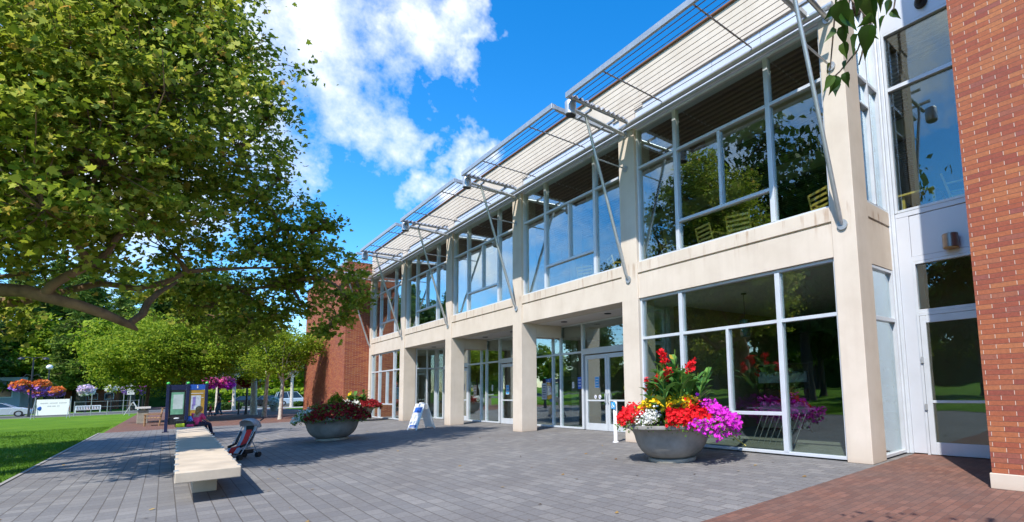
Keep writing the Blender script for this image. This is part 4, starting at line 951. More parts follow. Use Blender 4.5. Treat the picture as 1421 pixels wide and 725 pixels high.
broadleaf('linden_tree', 'dark tree crown above the middle of the kiosk under the plane boughs', (-60, 1.7, 0), 14.0, 6.0, 3.0, 'leaf_dark', 'barkdark', .24, 30, 2.2, OVAL_LEAF, .22, None, 20)
gp2 = 'pale trunked young trees beyond the far pavement'
bt = broadleaf('young_tree', 'young pale trunked tree just right of the walking adult', (-70, 4.0, 0), 7.0, 2.3, 3.0, 'leaf_dark', 'birchbark', .22, 22, 1.6, OVAL_LEAF, .17, gp2, 12)
for k, (x, y, r_, s_, lab) in enumerate(((-73, 5.6, 1, 1.0, 'young pale trunked tree behind the pink flower baskets'), (-78, 2.4, 2, 1.05, 'first of the slim pale trunks seen between the kiosk and the walkers'), (-82, 1.7, 4, .95, 'slim pale trunk close to the right edge of the kiosk'),
                                          (-77, 11.5, 5, 1.1, 'young tree on the strip in front of the parked white and blue car'), (-76, 15.2, 3, .85, 'young tree beside the dark green bin near the brick end'))):
    dup(bt, loc=(x, y, 0), rz=r_*1.3, scale=s_, label=lab)
# conifers and park trees far behind
def conifer(lab, loc, hgt, rad, z0, grp):
    T = thing('conifer', lab, 'tree', loc, grp); P = Vector(loc); b = B(); b.tube([P+Vector((0,0,-.2)), P+Vector((0,0,hgt*.5)), P+Vector((0,0,hgt))], [hgt*.022, hgt*.014, .04], 9); pts = []
    z = z0
    while z < hgt*.98:
        f_ = (hgt-z)/(hgt-z0); rr = rad*(f_**.8)*random.uniform(.7, 1.1)+.3
        for k in range(7):
            a_ = random.uniform(0, 2*PI); rl = rr*random.uniform(.6, 1.1); tip = P+Vector((math.cos(a_)*rl, math.sin(a_)*rl, z-rl*.18)); st = P+Vector((0,0,z))
            b.tube([st, (st+tip)/2+Vector((0,0,.1*rl)), tip], [.06+.04*f_, .04, .015], 5)
            m = int(70*rl/2)+10; t = RNG.random(m)**.6; q = np.array(st)[None]*(1-t[:, None])+np.array(tip)[None]*t[:, None]; q += RNG.normal(size=q.shape)*np.array([.28, .28, .13])*(.4+rl*.16); pts.append(q)
        z += random.uniform(.35, .6)*hgt/18
    leafcloud('crown', np.concatenate(pts), .62, np.array([(0,0),(.13,.3),(.08,.8),(0,1),(-.08,.8),(-.13,.3)]), M['needle'], T, hang=.25, fold=.1)
    b.build('trunk', M['barkdark'], T); return T
gc = 'tall conifers in the park beyond the street'
c0 = conifer('tall conifer behind the first flower baskets at the left edge', (-112, -19.5, 0), 25, 5.0, 4.5, gc)
for k, (x, y, s_, lab) in enumerate(((-118, -16.2, .98, 'conifer between the two lamp posts, set back in the park'), (-125, -10.5, 1.0, 'broad conifer behind the brick pavilion roof'), (-121, -13.0, 1.02, 'tall conifer rising behind the white globe lamp'), (-108, -8.6, .96, 'tall dark trunked conifer above the white park bench'), (-128, -24.0, 1.05, 'conifer at the far left edge behind the lamp with two arms'),
                                       (-135, -6.2, 1.08, 'conifer between the park bench and the white sign post'), (-104, -23.5, .9, 'conifer outside the left edge, its boughs reaching in'))):
    dup(c0, loc=(x, y, 0), rz=k*1.7, scale=s_, label=lab)
gd = 'leafy trees at the back of the park'
d0 = broadleaf('park_tree', 'leafy tree behind the low brick pavilion', (-150, -14, 0), 15, 6.5, 3.0, 'leaf_bright', 'barkdark', .6, 22, .32, QUAD_LEAF, .4, gd, 16, spread=.6)
spots = [(-160,-30,'leafy tree at the back left, beyond the grey building'), (-146,-22,'leafy tree left of the brick pavilion'), (-158,-5,'leafy tree right of the brick pavilion'), (-150,3,'leafy tree over the end of the brick path'), (-140,11,'leafy tree straight behind the kiosk'),
         (-135,20,'leafy tree behind the pink flower baskets and the parked cars'), (-128,29,'leafy tree behind the white and blue car'), (-120,38,'leafy tree behind the dark green bin'), (-170,-45,'leafy tree farthest to the left'), (-165,14,'leafy tree in the back row behind the kiosk'), (-160,30,'leafy tree in the back row behind the cars')]
for k, (x, y, lab) in enumerate(spots): dup(d0, loc=(x, y, 0), rz=k*2.1, scale=random.uniform(.85, 1.2), label=lab)
broadleaf('park_tree', 'dense broad tree standing on the lawn beyond the wire fence', (-114, -12.2, 0), 14, 6.0, 4.2, 'leaf_bright', 'barkdark', .45, 24, .6, QUAD_LEAF, .4, gd, 16, spread=.5)
broadleaf('park_tree', 'dense broad tree rising behind the small white sign', (-104, -3.4, 0), 15, 6.5, 4.4, 'leaf_bright', 'barkdark', .45, 24, .5, QUAD_LEAF, .4, gd, 16, spread=.5)
gm = 'large trees on the lawn across the plaza, mirrored in the glass'
m0 = broadleaf('lawn_tree', 'dark lawn tree outside the left edge, mirrored in the ground floor glass by the planter', (-33, -19, 0), 15, 6.0, 2.6, 'leaf_dark', 'barkdark', .36, 24, .62, QUAD_LEAF, .35, gm, 18, spread=.5)
for k, (x, y, s_, lab) in enumerate(((-22,-24,1.05,'dark lawn tree mirrored in the right ground floor glass'), (-46,-24,1.1,'dark lawn tree mirrored in the glass of the double doors'), (-50,-33,1.0,'dark lawn tree mirrored in the middle porch glass'),
                                      (-10,-22,1.0,'dark lawn tree mirrored in the side door glass'), (-88,-44,1.2,'dark lawn tree mirrored in the far porch glass'), (-35,-38,1.3,'tall lawn tree mirrored behind the others in the ground floor glass'))):
    dup(m0, loc=(x, y, 0), rz=k*1.9, scale=s_, label=lab)
for k, (x, y, s_, lab) in enumerate(((-19,-16,1.55,'tallest lawn tree, mirrored in the nearest upper windows'),)):
    dup(m0, loc=(x, y, 0), rz=k*2.3+.5, scale=(1.15, 1.15, s_), label=lab)
for k, x in enumerate((-125,-108,-93,-80,-66,-53,-41,-29,-17,-5,8,22)):
    dup(d0, loc=(x, -58-6*(k % 3), 0), rz=k*1.1, scale=1.0+.08*(k % 4), label='tree of the far row across the lawn, mirrored in the glass')['group'] = 'far row of trees mirrored in the glass'
n_ = 260; q = np.c_[-3.9-26*RNG.random(n_)**1.2, -6+14.5*RNG.random(n_), np.full(n_, .008)]; q[:90, 1] = -2.3-5*RNG.random(90); q[:90, 2] = .04
V = []
for p_ in q:
    a_ = random.uniform(0, 6.28); s_ = random.uniform(.03, .07); e_ = Vector((math.cos(a_), math.sin(a_), 0)); f_ = Vector((-e_.y, e_.x, 0)); c_ = Vector(p_)
    V += [c_, c_+e_*s_*.6+f_*s_*.4+Vector((0,0,random.uniform(.0,.02))), c_+e_*s_*1.3+Vector((0,0,random.uniform(0,.015))), c_+e_*s_*.6-f_*s_*.4]
tag(raw_mesh('fallen_leaves', [tuple(v) for v in V], 4, leafmat('dry_leaves', [(0,(.16,.08,.03)),(1,(.38,.26,.08))], .1), None), 'dry fallen leaves scattered over the paving and the lawn edge', 'leaves', kind='stuff')
# hedges and low planting -----------------------------------------------------
def hedge(lab, x0, x1, y0, y1, h_, mat='leaf_dark', n=5000, ls=.22):
    T = thing('hedge', lab, 'hedge', ((x0+x1)/2, (y0+y1)/2, 0)); P = np.c_[x0+(x1-x0)*RNG.random(n), y0+(y1-y0)*RNG.random(n), h_*RNG.random(n)**.6]
    P += RNG.normal(size=P.shape)*.08; leafcloud('foliage', P, ls, QUAD_LEAF, M[mat], T, hang=0)
    b = B(); b.box(x0+.2, y0+.2, 0, x1-.2, y1-.2, h_*.8); b.build('branches', M['leaf_dark'], T)
hedge('low green hedge behind the walkers on the far pavement', -78, -75, 2.0, 6.5, .7)
hedge('low hedge under the parked white and blue car', -79.5, -78, 12, 18, .5)
hedge('long dark hedge across the lawn, mirrored low in the glass', -140, 40, -76, -71, 7.0, 'leaf_dark', 26000, 1.0)
hedge('long dark hedge at the back of the park lawn', -142, -138, -50, 45, 6.0, 'leaf_dark', 16000, .8)
# foreground birch branch hanging in from above -------------------------------
BT = Vector((3.4, 1.2, 0))
birch = thing('overhanging_birch', 'twigs with dark green heart shaped leaves hanging into the top right corner', 'tree', BT)
b = B(); b.tube([BT+Vector((0,0,-.1)), BT+Vector((0,0,1)), BT+Vector((-.1,.1,3)), BT+Vector((0,0,6.5))], [.16,.13,.11,.04], 10)
hub = at(1205, -150, 3.3); b.tube([BT+Vector((-.1,.1,3)), BT.lerp(hub, .5)+Vector((0,0,2.6)), hub], [.05,.03,.012], 8)
Lp = []
def heart(p, d, nrm, s_):
    d = d.normalized(); e = d.cross(nrm).normalized(); nn = e.cross(d)
    sh = [(0,.03),(.14,-.01),(.28,.10),(.335,.28),(.28,.50),(.15,.72),(.045,.88),(.0,1.08),(-.045,.88),(-.15,.72),(-.28,.50),(-.335,.28),(-.28,.10),(-.14,-.01)]
    for half in (1, -1):
        pass
    return [p+(e*x+d*y+nn*(abs(x)*.30-.18*y*y+.04*math.sin(7*y)))*s_ for x, y in sh]
twigs = [[(1205,-150),(1212,-60),(1208,20),(1190,70),(1165,100),(1145,118)], [(1205,-150),(1180,-60),(1160,0),(1156,50),(1152,95)], [(1205,-150),(1235,-50),(1243,-5),(1240,14)], [(1208,20),(1200,60),(1192,90)]]
for tw in twigs:
    m = len(tw); b.tube([at(x, y, 3.3-.28*i/m) for i, (x, y) in enumerate(tw)], [.007-.0045*i/m for i in range(m)], 6)
b.build('trunk', M['barkdark'], birch, smooth=True)
# (pixel of leaf base, pixel of tip, distance, facing twist)
LS = [((1164,2),(1176,52),3.05,.1),((1188,-30),(1190,30),3.1,.4),((1207,-10),(1212,45),3.1,-.2),((1160,12),(1142,28),3.1,1.1),((1168,18),(1192,45),3.05,.2),((1210,20),(1190,42),3.0,-.3),((1208,35),(1196,88),2.95,.1),((1202,35),(1216,60),3.1,.5),
      ((1171,36),(1170,70),3.05,.3),((1170,60),(1176,86),3.08,.6),((1155,38),(1145,65),3.1,1.2),((1163,20),(1160,34),3.1,.9),((1190,48),(1178,80),3.0,.8),((1183,68),(1186,85),3.1,.7),((1152,88),(1144,110),3.05,1.0),((1157,106),(1140,130),3.0,.7),((1162,106),(1150,134),3.05,.9),
      ((1159,112),(1160,138),3.1,1.0),((1173,101),(1177,124),3.0,.05),((1174,84),(1170,100),3.05,.8),((1236,0),(1228,24),3.1,.9),((1228,22),(1216,45),3.05,.5),((1236,16),(1251,26),3.1,.3),((1226,-20),(1220,22),3.1,.3),((1185,-40),(1172,10),3.15,.2),((1212,-40),(1225,10),3.1,.2),((1165,-30),(1158,8),3.1,.6)]
lb = B()
def heartleaf(p, d, nrm, s_):       # a blade folded along its midrib, curling toward the tip
    d = d.normalized(); e = d.cross(nrm).normalized(); nn = e.cross(d); cur = random.uniform(.05, .3); fo = random.uniform(.25, .6)
    rib = [(0,0),(0,.18),(0,.4),(0,.62),(0,.84),(0,1.08)]; out = [(.03,-.02),(.26,.06),(.33,.28),(.25,.52),(.10,.76)]
    P_ = lambda x, y: p+(e*x+d*y+nn*(abs(x)*fo-cur*y*y+.02*math.sin(9*y)*abs(x)*6))*s_
    v = [P_(*q) for q in rib]+[P_(x, y) for x, y in out]+[P_(-x, y) for x, y in out]; f = []
    for o_ in (6, 11):
        g = [(0,o_,o_+1,1),(1,o_+1,o_+2,2),(2,o_+2,o_+3,3),(3,o_+3,o_+4,4),(4,o_+4,5)]
        f += g if o_ == 6 else [tuple(reversed(q)) for q in g]
    lb.add(v, f); lb.add([], [])
for (p0, p1, d_, tw) in LS:
    a_ = at(*p0, d_); c_ = at(*p1, d_-.02); L__ = (c_-a_).length*.86; nrm = (-ray(*p0)).lerp(Vector((random.uniform(-1,1), random.uniform(-1,1), .4)).normalized(), min(.8, .25+abs(tw)*.6)); heartleaf(a_, c_-a_, nrm, L__)
for k in range(150):       # more of the same tree above and beside the frame
    o_ = hub+Vector((random.uniform(-.2, 2.4), random.uniform(-.9, .6), random.uniform(.15, 1.6))); heartleaf(o_, Vector((random.gauss(0,.4), random.gauss(0,.4), -1)), Vector((random.gauss(0,1), random.gauss(0,1), .5)), random.uniform(.09, .15))
lb.build('crown', M['leaf_birch'], birch, smooth=True)
# ------------------------------------------------------------------ park furniture, street, cars
def basket_lamp(loc, lab, hgt, zb, rb, fm, arms, lamp, grp='flower basket posts', sub=None):
    T = thing('flower_basket_post', lab, 'post', loc, grp); x, y, _ = loc
    b = B(); b.tube([(x,y,0), (x,y,.5), (x,y,hgt)], [.13,.085,.06], 10); b.build('pole', M['darkmetal'], T, smooth=True)
    for s2 in arms:
        b = B(); b.tube([(x,y,zb+.9), (x,y+s2*rb*.6,zb+1.05), (x,y+s2*rb*1.1,zb+.6)], .025, 6); b.build('arm', M['darkmetal'], T)
        c_ = (x, y+s2*rb*1.05, zb)
        n_ = 420; u = RNG.normal(size=(n_, 3)); u /= np.linalg.norm(u, axis=1)[:, None]; P = np.array(c_)+u*np.array([rb, rb, rb*.72])*(.55+.6*RNG.random((n_, 1)))
        fb = petals('flower_basket', P, .17, fm[0], T, spread=1.0, k=4)
        if len(fm) > 1:
            lo = P[:n_//2]-np.array([0,0,.25]); petals('lower_flowers', lo, .17, fm[1], fb, spread=1.0, k=4)
        leaves4('foliage', P[:200]*1.0-np.array([0,0,.05]), .2, 'leaf_fine', fb)
    if lamp == 'globe': b = B(); b.ball((x,y,hgt+.28), .30); b.build('globe', M['globe'], T, smooth=True)
    if lamp == 'twin':
        for s2 in (-1, 1):
            b = B(); b.tube([(x,y,hgt), (x,y+s2*.5,hgt+.1), (x,y+s2*.8,hgt)], .03, 6); b.lathe([(.25,0),(.22,.08),(.08,.22)], (x,y+s2*.8,hgt-.12), 14); b.build('lamp_head', M['darkmetal'], T)
basket_lamp((-80.06, -9.8, 0), 'black lamp post with two arms and orange flower baskets at the left edge', 6.0, 3.3, .62, ('f_orange', 'f_violet'), (-1, 1), 'twin')
basket_lamp((-97.5, -10.6, 0), 'black lamp post with a white globe and orange and violet flower baskets', 5.6, 2.9, .68, ('f_orange', 'f_violet'), (-1, 1), 'globe')
basket_lamp((-98, -7.35, 0), 'basket post with pale lilac flowers above the white park bench', 3.6, 3.0, .75, ('f_pale', 'f_white'), (.01,), None)
basket_lamp((-100, -5.2, 0), 'thin basket post with a mostly green basket right of the park bench', 3.8, 3.1, .6, ('f_white',), (.01,), None)
basket_lamp((-99, -3.6, 0), 'basket post with lilac and white flowers left of the small sign', 3.6, 3.0, .62, ('f_pale', 'f_violet'), (.01,), None)
basket_lamp((-100, -2.5, 0), 'basket post with magenta and violet flowers next to the small sign', 3.6, 2.95, .62, ('f_magenta', 'f_violet'), (.01,), None)
basket_lamp((-68, 3.95, 0), 'basket post with two bright pink baskets left of the thick white trunk', 4.2, 3.05, .62, ('f_pink', 'f_magenta'), (-1, 1), None)
basket_lamp((-54.4, 5.0, 0), 'black post with a dark leafy basket close to the thick white trunk', 4.0, 2.75, .6, ('f_deep',), (.01,), None)
def car(lab, loc, rz, mat, L_=4.5, grp='cars parked along the street', hh=1.45, van=False):
    T = thing('parked_car', lab, 'car', (0,0,0), grp); w = .88
    prof = [(-L_/2,.35),(-L_/2,.72),(-L_/2+.12,.92),(-L_*.30,.98),(L_*.22,.98),(L_*.36,.93),(L_/2-.12,.78),(L_/2,.60),(L_/2,.32),(L_/2-.25,.22),(-L_/2+.2,.22)]
    v = []; f = []; m = len(prof)
    for yy, s_ in ((-w,.94),(-w+.10,1),(0,1.02),(w-.10,1),(w,.94)):
        v += [(x*(.985 if abs(yy) == w else 1), yy, .2+(z-.2)*s_) for x, z in prof]
    for i in range(4):
        for j in range(m): k = (j+1) % m; f.append((i*m+j, i*m+k, (i+1)*m+k, (i+1)*m+j))
    f += [tuple(range(m-1,-1,-1)), tuple(4*m+j for j in range(m))]
    b = B(); b.add(v, f); bd = b.build('body', M[mat], T, smooth=True, bevel=.03)
    r0, r1 = (-L_/2+.15, L_*.17) if van else (-L_*.40, L_*.24); t0, t1 = (-L_/2+.4, L_*.02) if van else (-L_*.26, L_*.04)
    def cab(z0, z1, g, nm, mt, par):
        b = B(); a_ = [(r0+g, z0), (r1-g, z0), (t1, z1), (t0, z1)]; v = []
        for (x, z), ww in zip(a_, (.80, .80, .66, .66)): v += [(x, -ww, z), (x, ww, z)]
        b.add(v, [(0,2,4,6),(1,7,5,3),(0,6,7,1),(2,3,5,4),(6,4,5,7),(0,1,3,2)]); return b.build(nm, M[mt], par, bevel=.03)
    cab(.95, hh-.02, 0, 'windows', 'carglass', T)
    b = B(); b.box(t0-.03, -.655, hh-.03, t1+.05, .655, hh+.015)
    for s2 in (-1, 1):
        for (xa, xb) in ((r0, t0), (r1, t1), ((r0+r1)/2-.05, (t0+t1)/2-.05)): b.tube([(xa, s2*.815, .95), (xb, s2*.67, hh)], .035, 6)
    b.build('roof', M[mat], T, bevel=.01)
    for x in (-L_*.30, L_*.31):
        for s2 in (-1, 1):
            b = B(); b.tube([(x, s2*(w-.2), .32), (x, s2*(w+.012), .32)], .32, 20); wh = b.build('wheel', M['rubber'], T)
            b = B(); b.tube([(x, s2*(w+.0), .32), (x, s2*(w+.022), .32)], .19, 14); b.build('rim', M['steel'], wh)
    for s2 in (-1, 1):
        b = B(); b.ball((L_/2-.08, s2*.62, .68), .12, .5, 1.3, .7, 10, 6); b.build('headlight', M['globe'], T)
        b = B(); b.ball((-L_/2+.03, s2*.66, .78), .10, .4, 1.2, .8, 10, 6); b.build('tail_light', M['redcloth'], T)
    b = B(); b.box(-L_/2-.03, -.8, .30, -L_/2+.05, .8, .48); b.box(L_/2-.06, -.8, .26, L_/2+.03, .8, .42); b.build('bumper', M[mat], T, bevel=.02)
    T.location = loc; T.rotation_euler = (0, 0, rz); return T
car('pale silver car parked on the street at the left edge behind the black lamp post', (-85.2, -12.4, .106), PI/2, 'carwhite')
car('white and blue van parked beyond the white trunks', (-86.5, 13.3, .106), PI/2, 'carblue', 4.8, hh=1.85, van=True)
car('dark car parked behind the pink flower baskets', (-86.5, 8.4, .106), PI/2, 'cardark')
car('dark car half hidden by the thick white trunk', (-88.5, 10.9, .106), PI/2, 'cardark', 4.3)
car('silver car near the brick end, behind the last slim trunk', (-86, 19.4, .106), PI/2, 'carwhite', 4.4)
# banner on a wire frame
T = thing('banner', 'long white banner with grey lettering and a blue crest at the lawn edge', 'banner', (-74, -7.9, 0))
A1, A2 = at(48, 573, 70), at(93, 568, 75); A1.z = A2.z = 0; A1 = Vector((-72.7, -8.5, 0)); A2 = Vector((-72.0, -6.4, 0)); dd = (A2-A1); nx = Vector((-dd.y, dd.x, 0)).normalized()
if nx.x < 0: nx = -nx
b = B(); b.obox((A1+A2)/2+Vector((0,0,1.05)), dd/2*.98, nx*.012, Vector((0,0,.72))); b.build('cloth', M['white'], T)
b = B()
for zz, u0, u1, hh in ((1.42,.12,.36,.05),(1.42,.40,.62,.05),(1.42,.68,.90,.05),(1.14,.34,.44,.05),(1.14,.48,.60,.05),(1.14,.63,.70,.05)):
    q = u0
    while q < u1: b.obox(A1.lerp(A2, q+.008)+nx*.015+Vector((0,0,zz)), dd*.0075, nx*.002, Vector((0,0,hh*random.uniform(.7,1.1)))); q += .024
b.build('lettering', M['greycloth'], T)
b = B(); b.ball(A1.lerp(A2, .13)+nx*.015+Vector((0,0,.95)), .17, .2, 1, 1.1, 12, 8); b.build('crest', M['blue'], T)
for q, nm in ((-.03, 'pole'), (1.03, 'pole')):
    c_ = A1.lerp(A2, q); b = B(); b.tube([c_, c_+Vector((0,0,2.0))], .03, 6); b.tube([c_+nx*.5, c_+Vector((0,0,1.8))], .02, 6); b.build(nm, M['steel'], T)
# wire fence right of the banner
T = thing('wire_fence', 'thin see through wire fence between the banner and the small sign', 'fence', (-78, -4.5, 0))
for k in range(5): y = -6.6+k*1.15; b = B(); b.tube([(-78, y, 0), (-78, y, 2.3 if k in (1, 3) else 1.5)], .03, 6); b.build('post', M['steel'], T)
b = B()
for z in (.35, .9, 1.45): b.tube([(-78, -6.6, z), (-78, -2.0, z)], .012, 5)
b.build('wire', M['steel'], T)
# white park bench
T = thing('park_bench', 'white slatted park bench on the far lawn', 'bench', (-95, -6.9, 0))
for y in (-7.95, -5.85):
    for x in (-95.25, -94.8): b = B(); b.box(x-.04, y-.04, 0, x+.04, y+.04, .95 if x < -95 else .45); b.build('leg', M['white'], T)
b = B(); b.box(-95.25, -7.95, .42, -94.75, -5.85, .47); b.build('seat', M['white'], T)
b = B()
for k in range(16): y = -7.9+k*.135; b.box(-95.27, y, .5, -95.24, y+.05, .88)
b.box(-95.3, -7.95, .88, -95.22, -5.85, .96); b.build('backrest', M['white'], T)
# small sign, black post, easel, timber bench
T = thing('small_sign', 'small white sign on a thin grey post at the end of the wire fence', 'sign', (-69.1, -2.35, 0))
b = B(); b.tube([(-69.1,-2.35,0), (-69.1,-2.35,2.9)], .03, 8); b.build('post', M['steel'], T); b = B(); b.box(-69.06,-2.6,2.0,-69.03,-2.1,2.75); b.box(-69.06,-2.55,2.8,-69.03,-2.15,3.0); b.build('plate', M['white'], T)
b = B()
for z in (2.15, 2.3, 2.45, 2.6): b.box(-69.028,-2.5,z,-69.024,-2.2,z+.04)
b.build('lettering', M['greycloth'], T)
T = thing('black_post', 'black post with a flat foot at the start of the brick path', 'post', (-59.3, -1.3, 0))
b = B(); b.lathe([(.28,0),(.28,.03),(.05,.06),(.045,1.75),(.07,1.76),(.07,1.82)], (-59.3,-1.3,0), 16); b.build('pole', M['black'], T, smooth=True)
T = thing('easel_sign', 'white folding easel standing on the far lawn left of the black post', 'sign', (-74, -2.3, 0))
for s2 in (-1, 1): b = B(); b.obox((-74, -2.3+s2*.3, .65), (.3,0,0), (0,s2*.29,-.64), (0,.03,.02)); b.build('board', M['white'], T)
T = thing('timber_bench', 'brown timber bench seen end on left of the kiosk', 'bench', (-41.2, -.35, 0))
for (x, y) in ((-41.7,-.75),(-40.4,-.75),(-41.7,-.15),(-40.4,-.15)):
    b = B(); b.tube([(x,y,0), (x,y+(.0 if y < -.5 else .10),.62 if y < -.5 else .98)], .035, 6); b.build('leg', M['timber'], T)
b = B()
for k in range(5): b.box(-41.75, -.78+k*.13, .42, -40.35, -.68+k*.13, .45)
b.build('seat', M['timber'], T)
b = B()
for k in range(4): z = .55+k*.11; b.obox((-41.05,-.12+.03*k,z), (.70,0,0), (0,.012,0), (0,.012,.04))
b.build('backrest', M['timber'], T)
for x in (-41.72, -40.38): b = B(); b.box(x-.04,-.8,.62,x+.04,-.1,.66); b.build('armrest', M['timber'], T)
T = thing('litter_bin', 'pale square topped litter bin beside the timber bench', 'bin', (-45.5, -.95, 0))
b = B(); b.box(-45.75,-1.2,0,-45.25,-.7,.85); b.build('body', M['potfoot'], T, bevel=.02); b = B(); b.box(-45.85,-1.3,.93,-45.15,-.6,1.05); b.box(-45.6,-1.05,.85,-45.4,-.85,.93); b.build('lid', M['white'], T)
# bollards on the far pavement
bo = thing('bollard', 'x', 'bollard', (0,0,0), 'grey bollards on the far pavement'); b = B(); b.lathe([(.10,0),(.075,.05),(.07,.95),(.08,.97),(.06,1.04),(.01,1.06)], (0,0,0), 12); b.build('pole', M['darkmetal'], bo, smooth=True)
for k, (x, y, lab) in enumerate(((-61.5, 2.55, 'bollard nearest the kiosk on the far pavement'), (-60.3, 3.55, 'bollard just left of the pink baskets'), (-56.0, 4.64, 'tallest looking bollard between the walkers and the black basket post'))):
    o = bo if k == 0 else dup(bo); o.location = (x, y, 0); o['label'] = lab
T = thing('pale_flower_tub', 'tub of pale green flowers between the two white trunks', 'planter', (-60, 7.6, 0)); b = B(); b.lathe([(.25,0),(.33,.45),(.36,.5)], (-60,7.6,0), 16); b.build('tub', M['potfoot'], T, smooth=True)
u = RNG.normal(size=(260,3)); u /= np.linalg.norm(u, axis=1)[:,None]; petals('flowers', np.array([-60,7.6,.85])+u*.42, .14, 'f_white', T, k=4); leaves4('foliage', np.array([-60,7.6,.8])+u*.38, .2, 'leaf_bright', T)
T = thing('green_bin', 'dark green waste container near the brick end wall', 'container', (-72, 14.2, 0)); b = B(); b.box(-73,13.2,.1,-71.5,15.6,1.35); b.box(-72.9,13.3,0,-72.7,13.5,.1); b.box(-71.8,15.3,0,-71.6,15.5,.1); b.build('body', simple('green_enamel', (.01,.07,.05), .5), T, bevel=.05)
b = B(); b.prism([(-73.05,13.15,1.36),(-71.45,13.15,1.36),(-71.8,13.15,1.55),(-73.05,13.15,1.6)], (0,2.5,0)); b.build('lid', M['darkmetal'], T)
# far buildings
def house(lab, x0, x1, y0, y1, h_, wm, rm, nw, over=.6, grp=None):
    T = thing('far_building', lab, 'building', ((x0+x1)/2, (y0+y1)/2, 0)); b = B(); b.box(x0,y0,0,x1,y1,h_); b.build('wall', M[wm], T)
    b = B(); b.box(x0-over,y0-over,h_,x1+over,y1+over,h_+.5); rf = b.build('roof', M[rm], T)
    w_ = (y1-y0)/nw
    for k in range(nw):
        ya = y0+w_*(k+.2); f_ = B(); f_.box(x1, ya, h_*.5, x1+.06, ya+w_*.6, h_*.82); fr = f_.build('window', M['white'], T); g = B(); g.box(x1+.061, ya+.08, h_*.53, x1+.07, ya+w_*.6-.08, h_*.79); g.build('pane', M['carglass'], fr)
house('low brick pavilion with a pale overhanging roof at the back of the park', -135, -128, -13.5, -6.0, 3.4, 'brick', 'walk', 4, .9)
house('pale grey building at the left edge behind the lamp post', -125, -112, -32, -14.6, 4.6, 'roofgrey', 'roofgrey', 5)
house('tan building seen between the trunks near the brick end', -122, -112, 22, 44, 6.5, 'tan', 'brown', 7)
house('dark red building behind the parked cars', -150, -138, 8, 24, 4.6, 'brick', 'roofgrey', 5)
hedge('green hedge behind the parked cars', -102, -99, 3, 30, 2.4, 'leaf_bright', 9000, .5)
# ------------------------------------------------------------------ sun and sky
SD = Vector((.47, -.88, 0)).normalized(); EL = math.radians(52)
S3 = Vector((SD.x*math.cos(EL), SD.y*math.cos(EL), math.sin(EL)))
su = bpy.data.lights.new('sun', 'SUN'); su.energy = 3.1; su.angle = math.radians(.53); su.color = (1, .945, .87)
so = bpy.data.objects.new('sun', su); C.objects.link(so); so.rotation_euler = S3.to_track_quat('Z', 'Y').to_euler(); so.location = (0, -20, 30)
w = bpy.data.worlds.new('World'); sc.world = w; w.use_nodes = True; nt = w.node_tree; nt.nodes.clear()
sky = nt.nodes.new('ShaderNodeTexSky'); sky.sky_type = 'NISHITA'; sky.sun_disc = False; sky.sun_elevation = EL; sky.sun_rotation = math.atan2(S3.x, S3.y)
sky.air_density = 1.0; sky.dust_density = .2; sky.ozone_density = 4.0; sky.altitude = 200
tc = nt.nodes.new('ShaderNodeTexCoord'); D = tc.outputs['Generated']
wv = nt.nodes.new('ShaderNodeVectorMath'); wv.operation = 'MULTIPLY_ADD'; wn = nt.nodes.new('ShaderNodeVectorMath'); wn.operation = 'SUBTRACT'; nt.links.new(noise(nt, D, 7.0, 5, .6, 1), wn.inputs[0]); wn.inputs[1].default_value = (.5,.5,.5)
nt.links.new(wn.outputs[0], wv.inputs[0]); wv.inputs[1].default_value = (.30,.30,.30); nt.links.new(D, wv.inputs[2]); DW = wv.outputs[0]
n1 = noise(nt, D, 6.5, 10, .66); n2 = noise(nt, scalev(nt, D, (1,1,1.6)), 2.0, 8, .6)
acc = None
for (x, y, r, wt) in ((395,20,.15,1.0),(435,70,.13,1.0),(480,110,.11,.95),(520,150,.09,.85),(562,172,.05,.75),(545,38,.055,.6),(596,40,.066,.78),(636,56,.044,.72),(596,118,.035,.62),(645,176,.05,.68),(655,218,.065,1.1),(612,240,.06,1.0),(430,236,.035,.5),(250,90,.22,1.1),(120,230,.2,1.0),(100,470,.12,.9),(60,480,.1,.6)):
    d = ray(x, y); n = nt.nodes.new('ShaderNodeVectorMath'); n.operation = 'DISTANCE'; nt.links.new(DW, n.inputs[0]); n.inputs[1].default_value = d
    v = mth(nt, 'MULTIPLY', mth(nt, 'SUBTRACT', 1.0, mth(nt, 'DIVIDE', n.outputs['Value'], r*1.25), clamp=True), wt*1.28)
    acc = v if acc is None else mth(nt, 'MAXIMUM', acc, v)
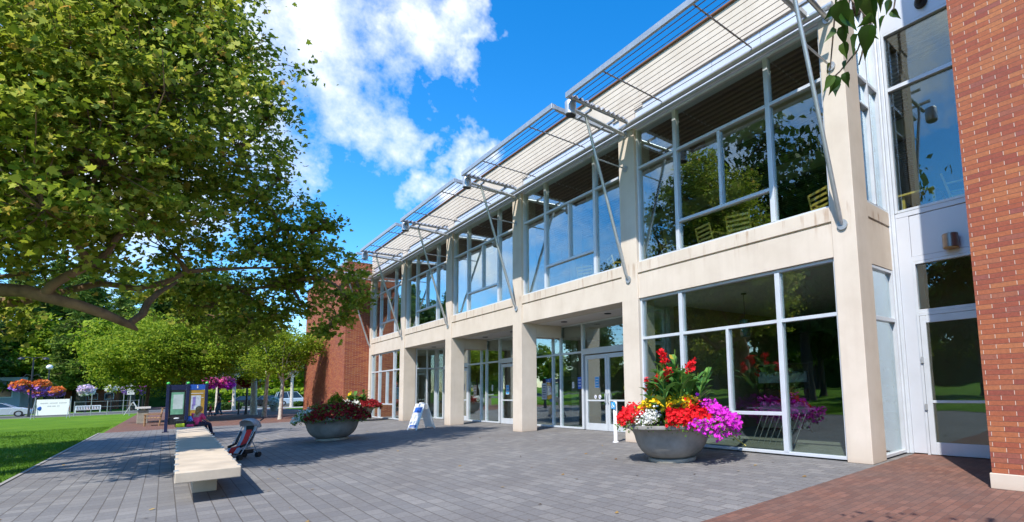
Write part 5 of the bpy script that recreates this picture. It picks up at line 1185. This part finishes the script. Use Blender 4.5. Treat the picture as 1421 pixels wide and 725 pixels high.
for (d, r, wt) in (((-.88,-.42,.24),.16,.62),((-.80,-.50,.36),.20,.55),((-.84,-.5,.18),.12,.6),((-.55,-.70,.5),.25,.6),((-.25,-.8,.55),.3,.8)):
    n = nt.nodes.new('ShaderNodeVectorMath'); n.operation = 'DISTANCE'; nt.links.new(D, n.inputs[0]); n.inputs[1].default_value = Vector(d).normalized()
    acc = mth(nt, 'MAXIMUM', acc, mth(nt, 'MULTIPLY', mth(nt, 'SUBTRACT', 1.0, mth(nt, 'DIVIDE', n.outputs['Value'], r*1.25), clamp=True), wt*1.5))
sep = nt.nodes.new('ShaderNodeSeparateXYZ'); nt.links.new(D, sep.inputs[0])
back = mth(nt, 'MULTIPLY', mth(nt, 'MULTIPLY', mth(nt, 'ADD', mth(nt, 'MULTIPLY', sep.outputs[1], -1.0), -.12), 3, clamp=True), mth(nt, 'MULTIPLY', mth(nt, 'SUBTRACT', n2, .57), 6, clamp=True))
dens = mth(nt, 'ADD', acc, mth(nt, 'MULTIPLY', mth(nt, 'SUBTRACT', n1, .5), 2.7))
dens = mth(nt, 'MULTIPLY', mth(nt, 'SUBTRACT', dens, .36), 1.15, clamp=True)
gate = mth(nt, 'MULTIPLY', acc, 6, clamp=True); dens = mth(nt, 'MULTIPLY', dens, gate)
dens = mth(nt, 'MAXIMUM', dens, mth(nt, 'MULTIPLY', back, .85)); 
shade = noise(nt, D, 9.0, 6, .6)
ccol = mixc(nt, ramp(nt, shade, [(.35,(0,0,0)),(.62,(1,1,1))]), (3.0,3.4,4.0), (4.1,4.2,4.35))
hs = nt.nodes.new('ShaderNodeHueSaturation'); hs.inputs['Saturation'].default_value = 1.36; hs.inputs['Value'].default_value = 1.0; nt.links.new(sky.outputs[0], hs.inputs['Color'])
col = mixc(nt, dens, hs.outputs[0], ccol)
bg = nt.nodes.new('ShaderNodeBackground'); bg.inputs[1].default_value = .15; nt.links.new(col, bg.inputs[0]); wo = nt.nodes.new('ShaderNodeOutputWorld'); nt.links.new(bg.outputs[0], wo.inputs[0])
sc.view_settings.view_transform = 'Standard'; sc.view_settings.look = 'None'; sc.view_settings.exposure = 1.1; sc.view_settings.gamma = 1; sc.view_settings.use_curve_mapping = False
sc.render.engine = 'CYCLES'; cy = sc.cycles; cy.max_bounces = 7; cy.diffuse_bounces = 3; cy.glossy_bounces = 4; cy.transmission_bounces = 4; cy.transparent_max_bounces = 24; cy.caustics_reflective = False; cy.caustics_refractive = False
cy.use_denoising = True; cy.sample_clamp_indirect = 6
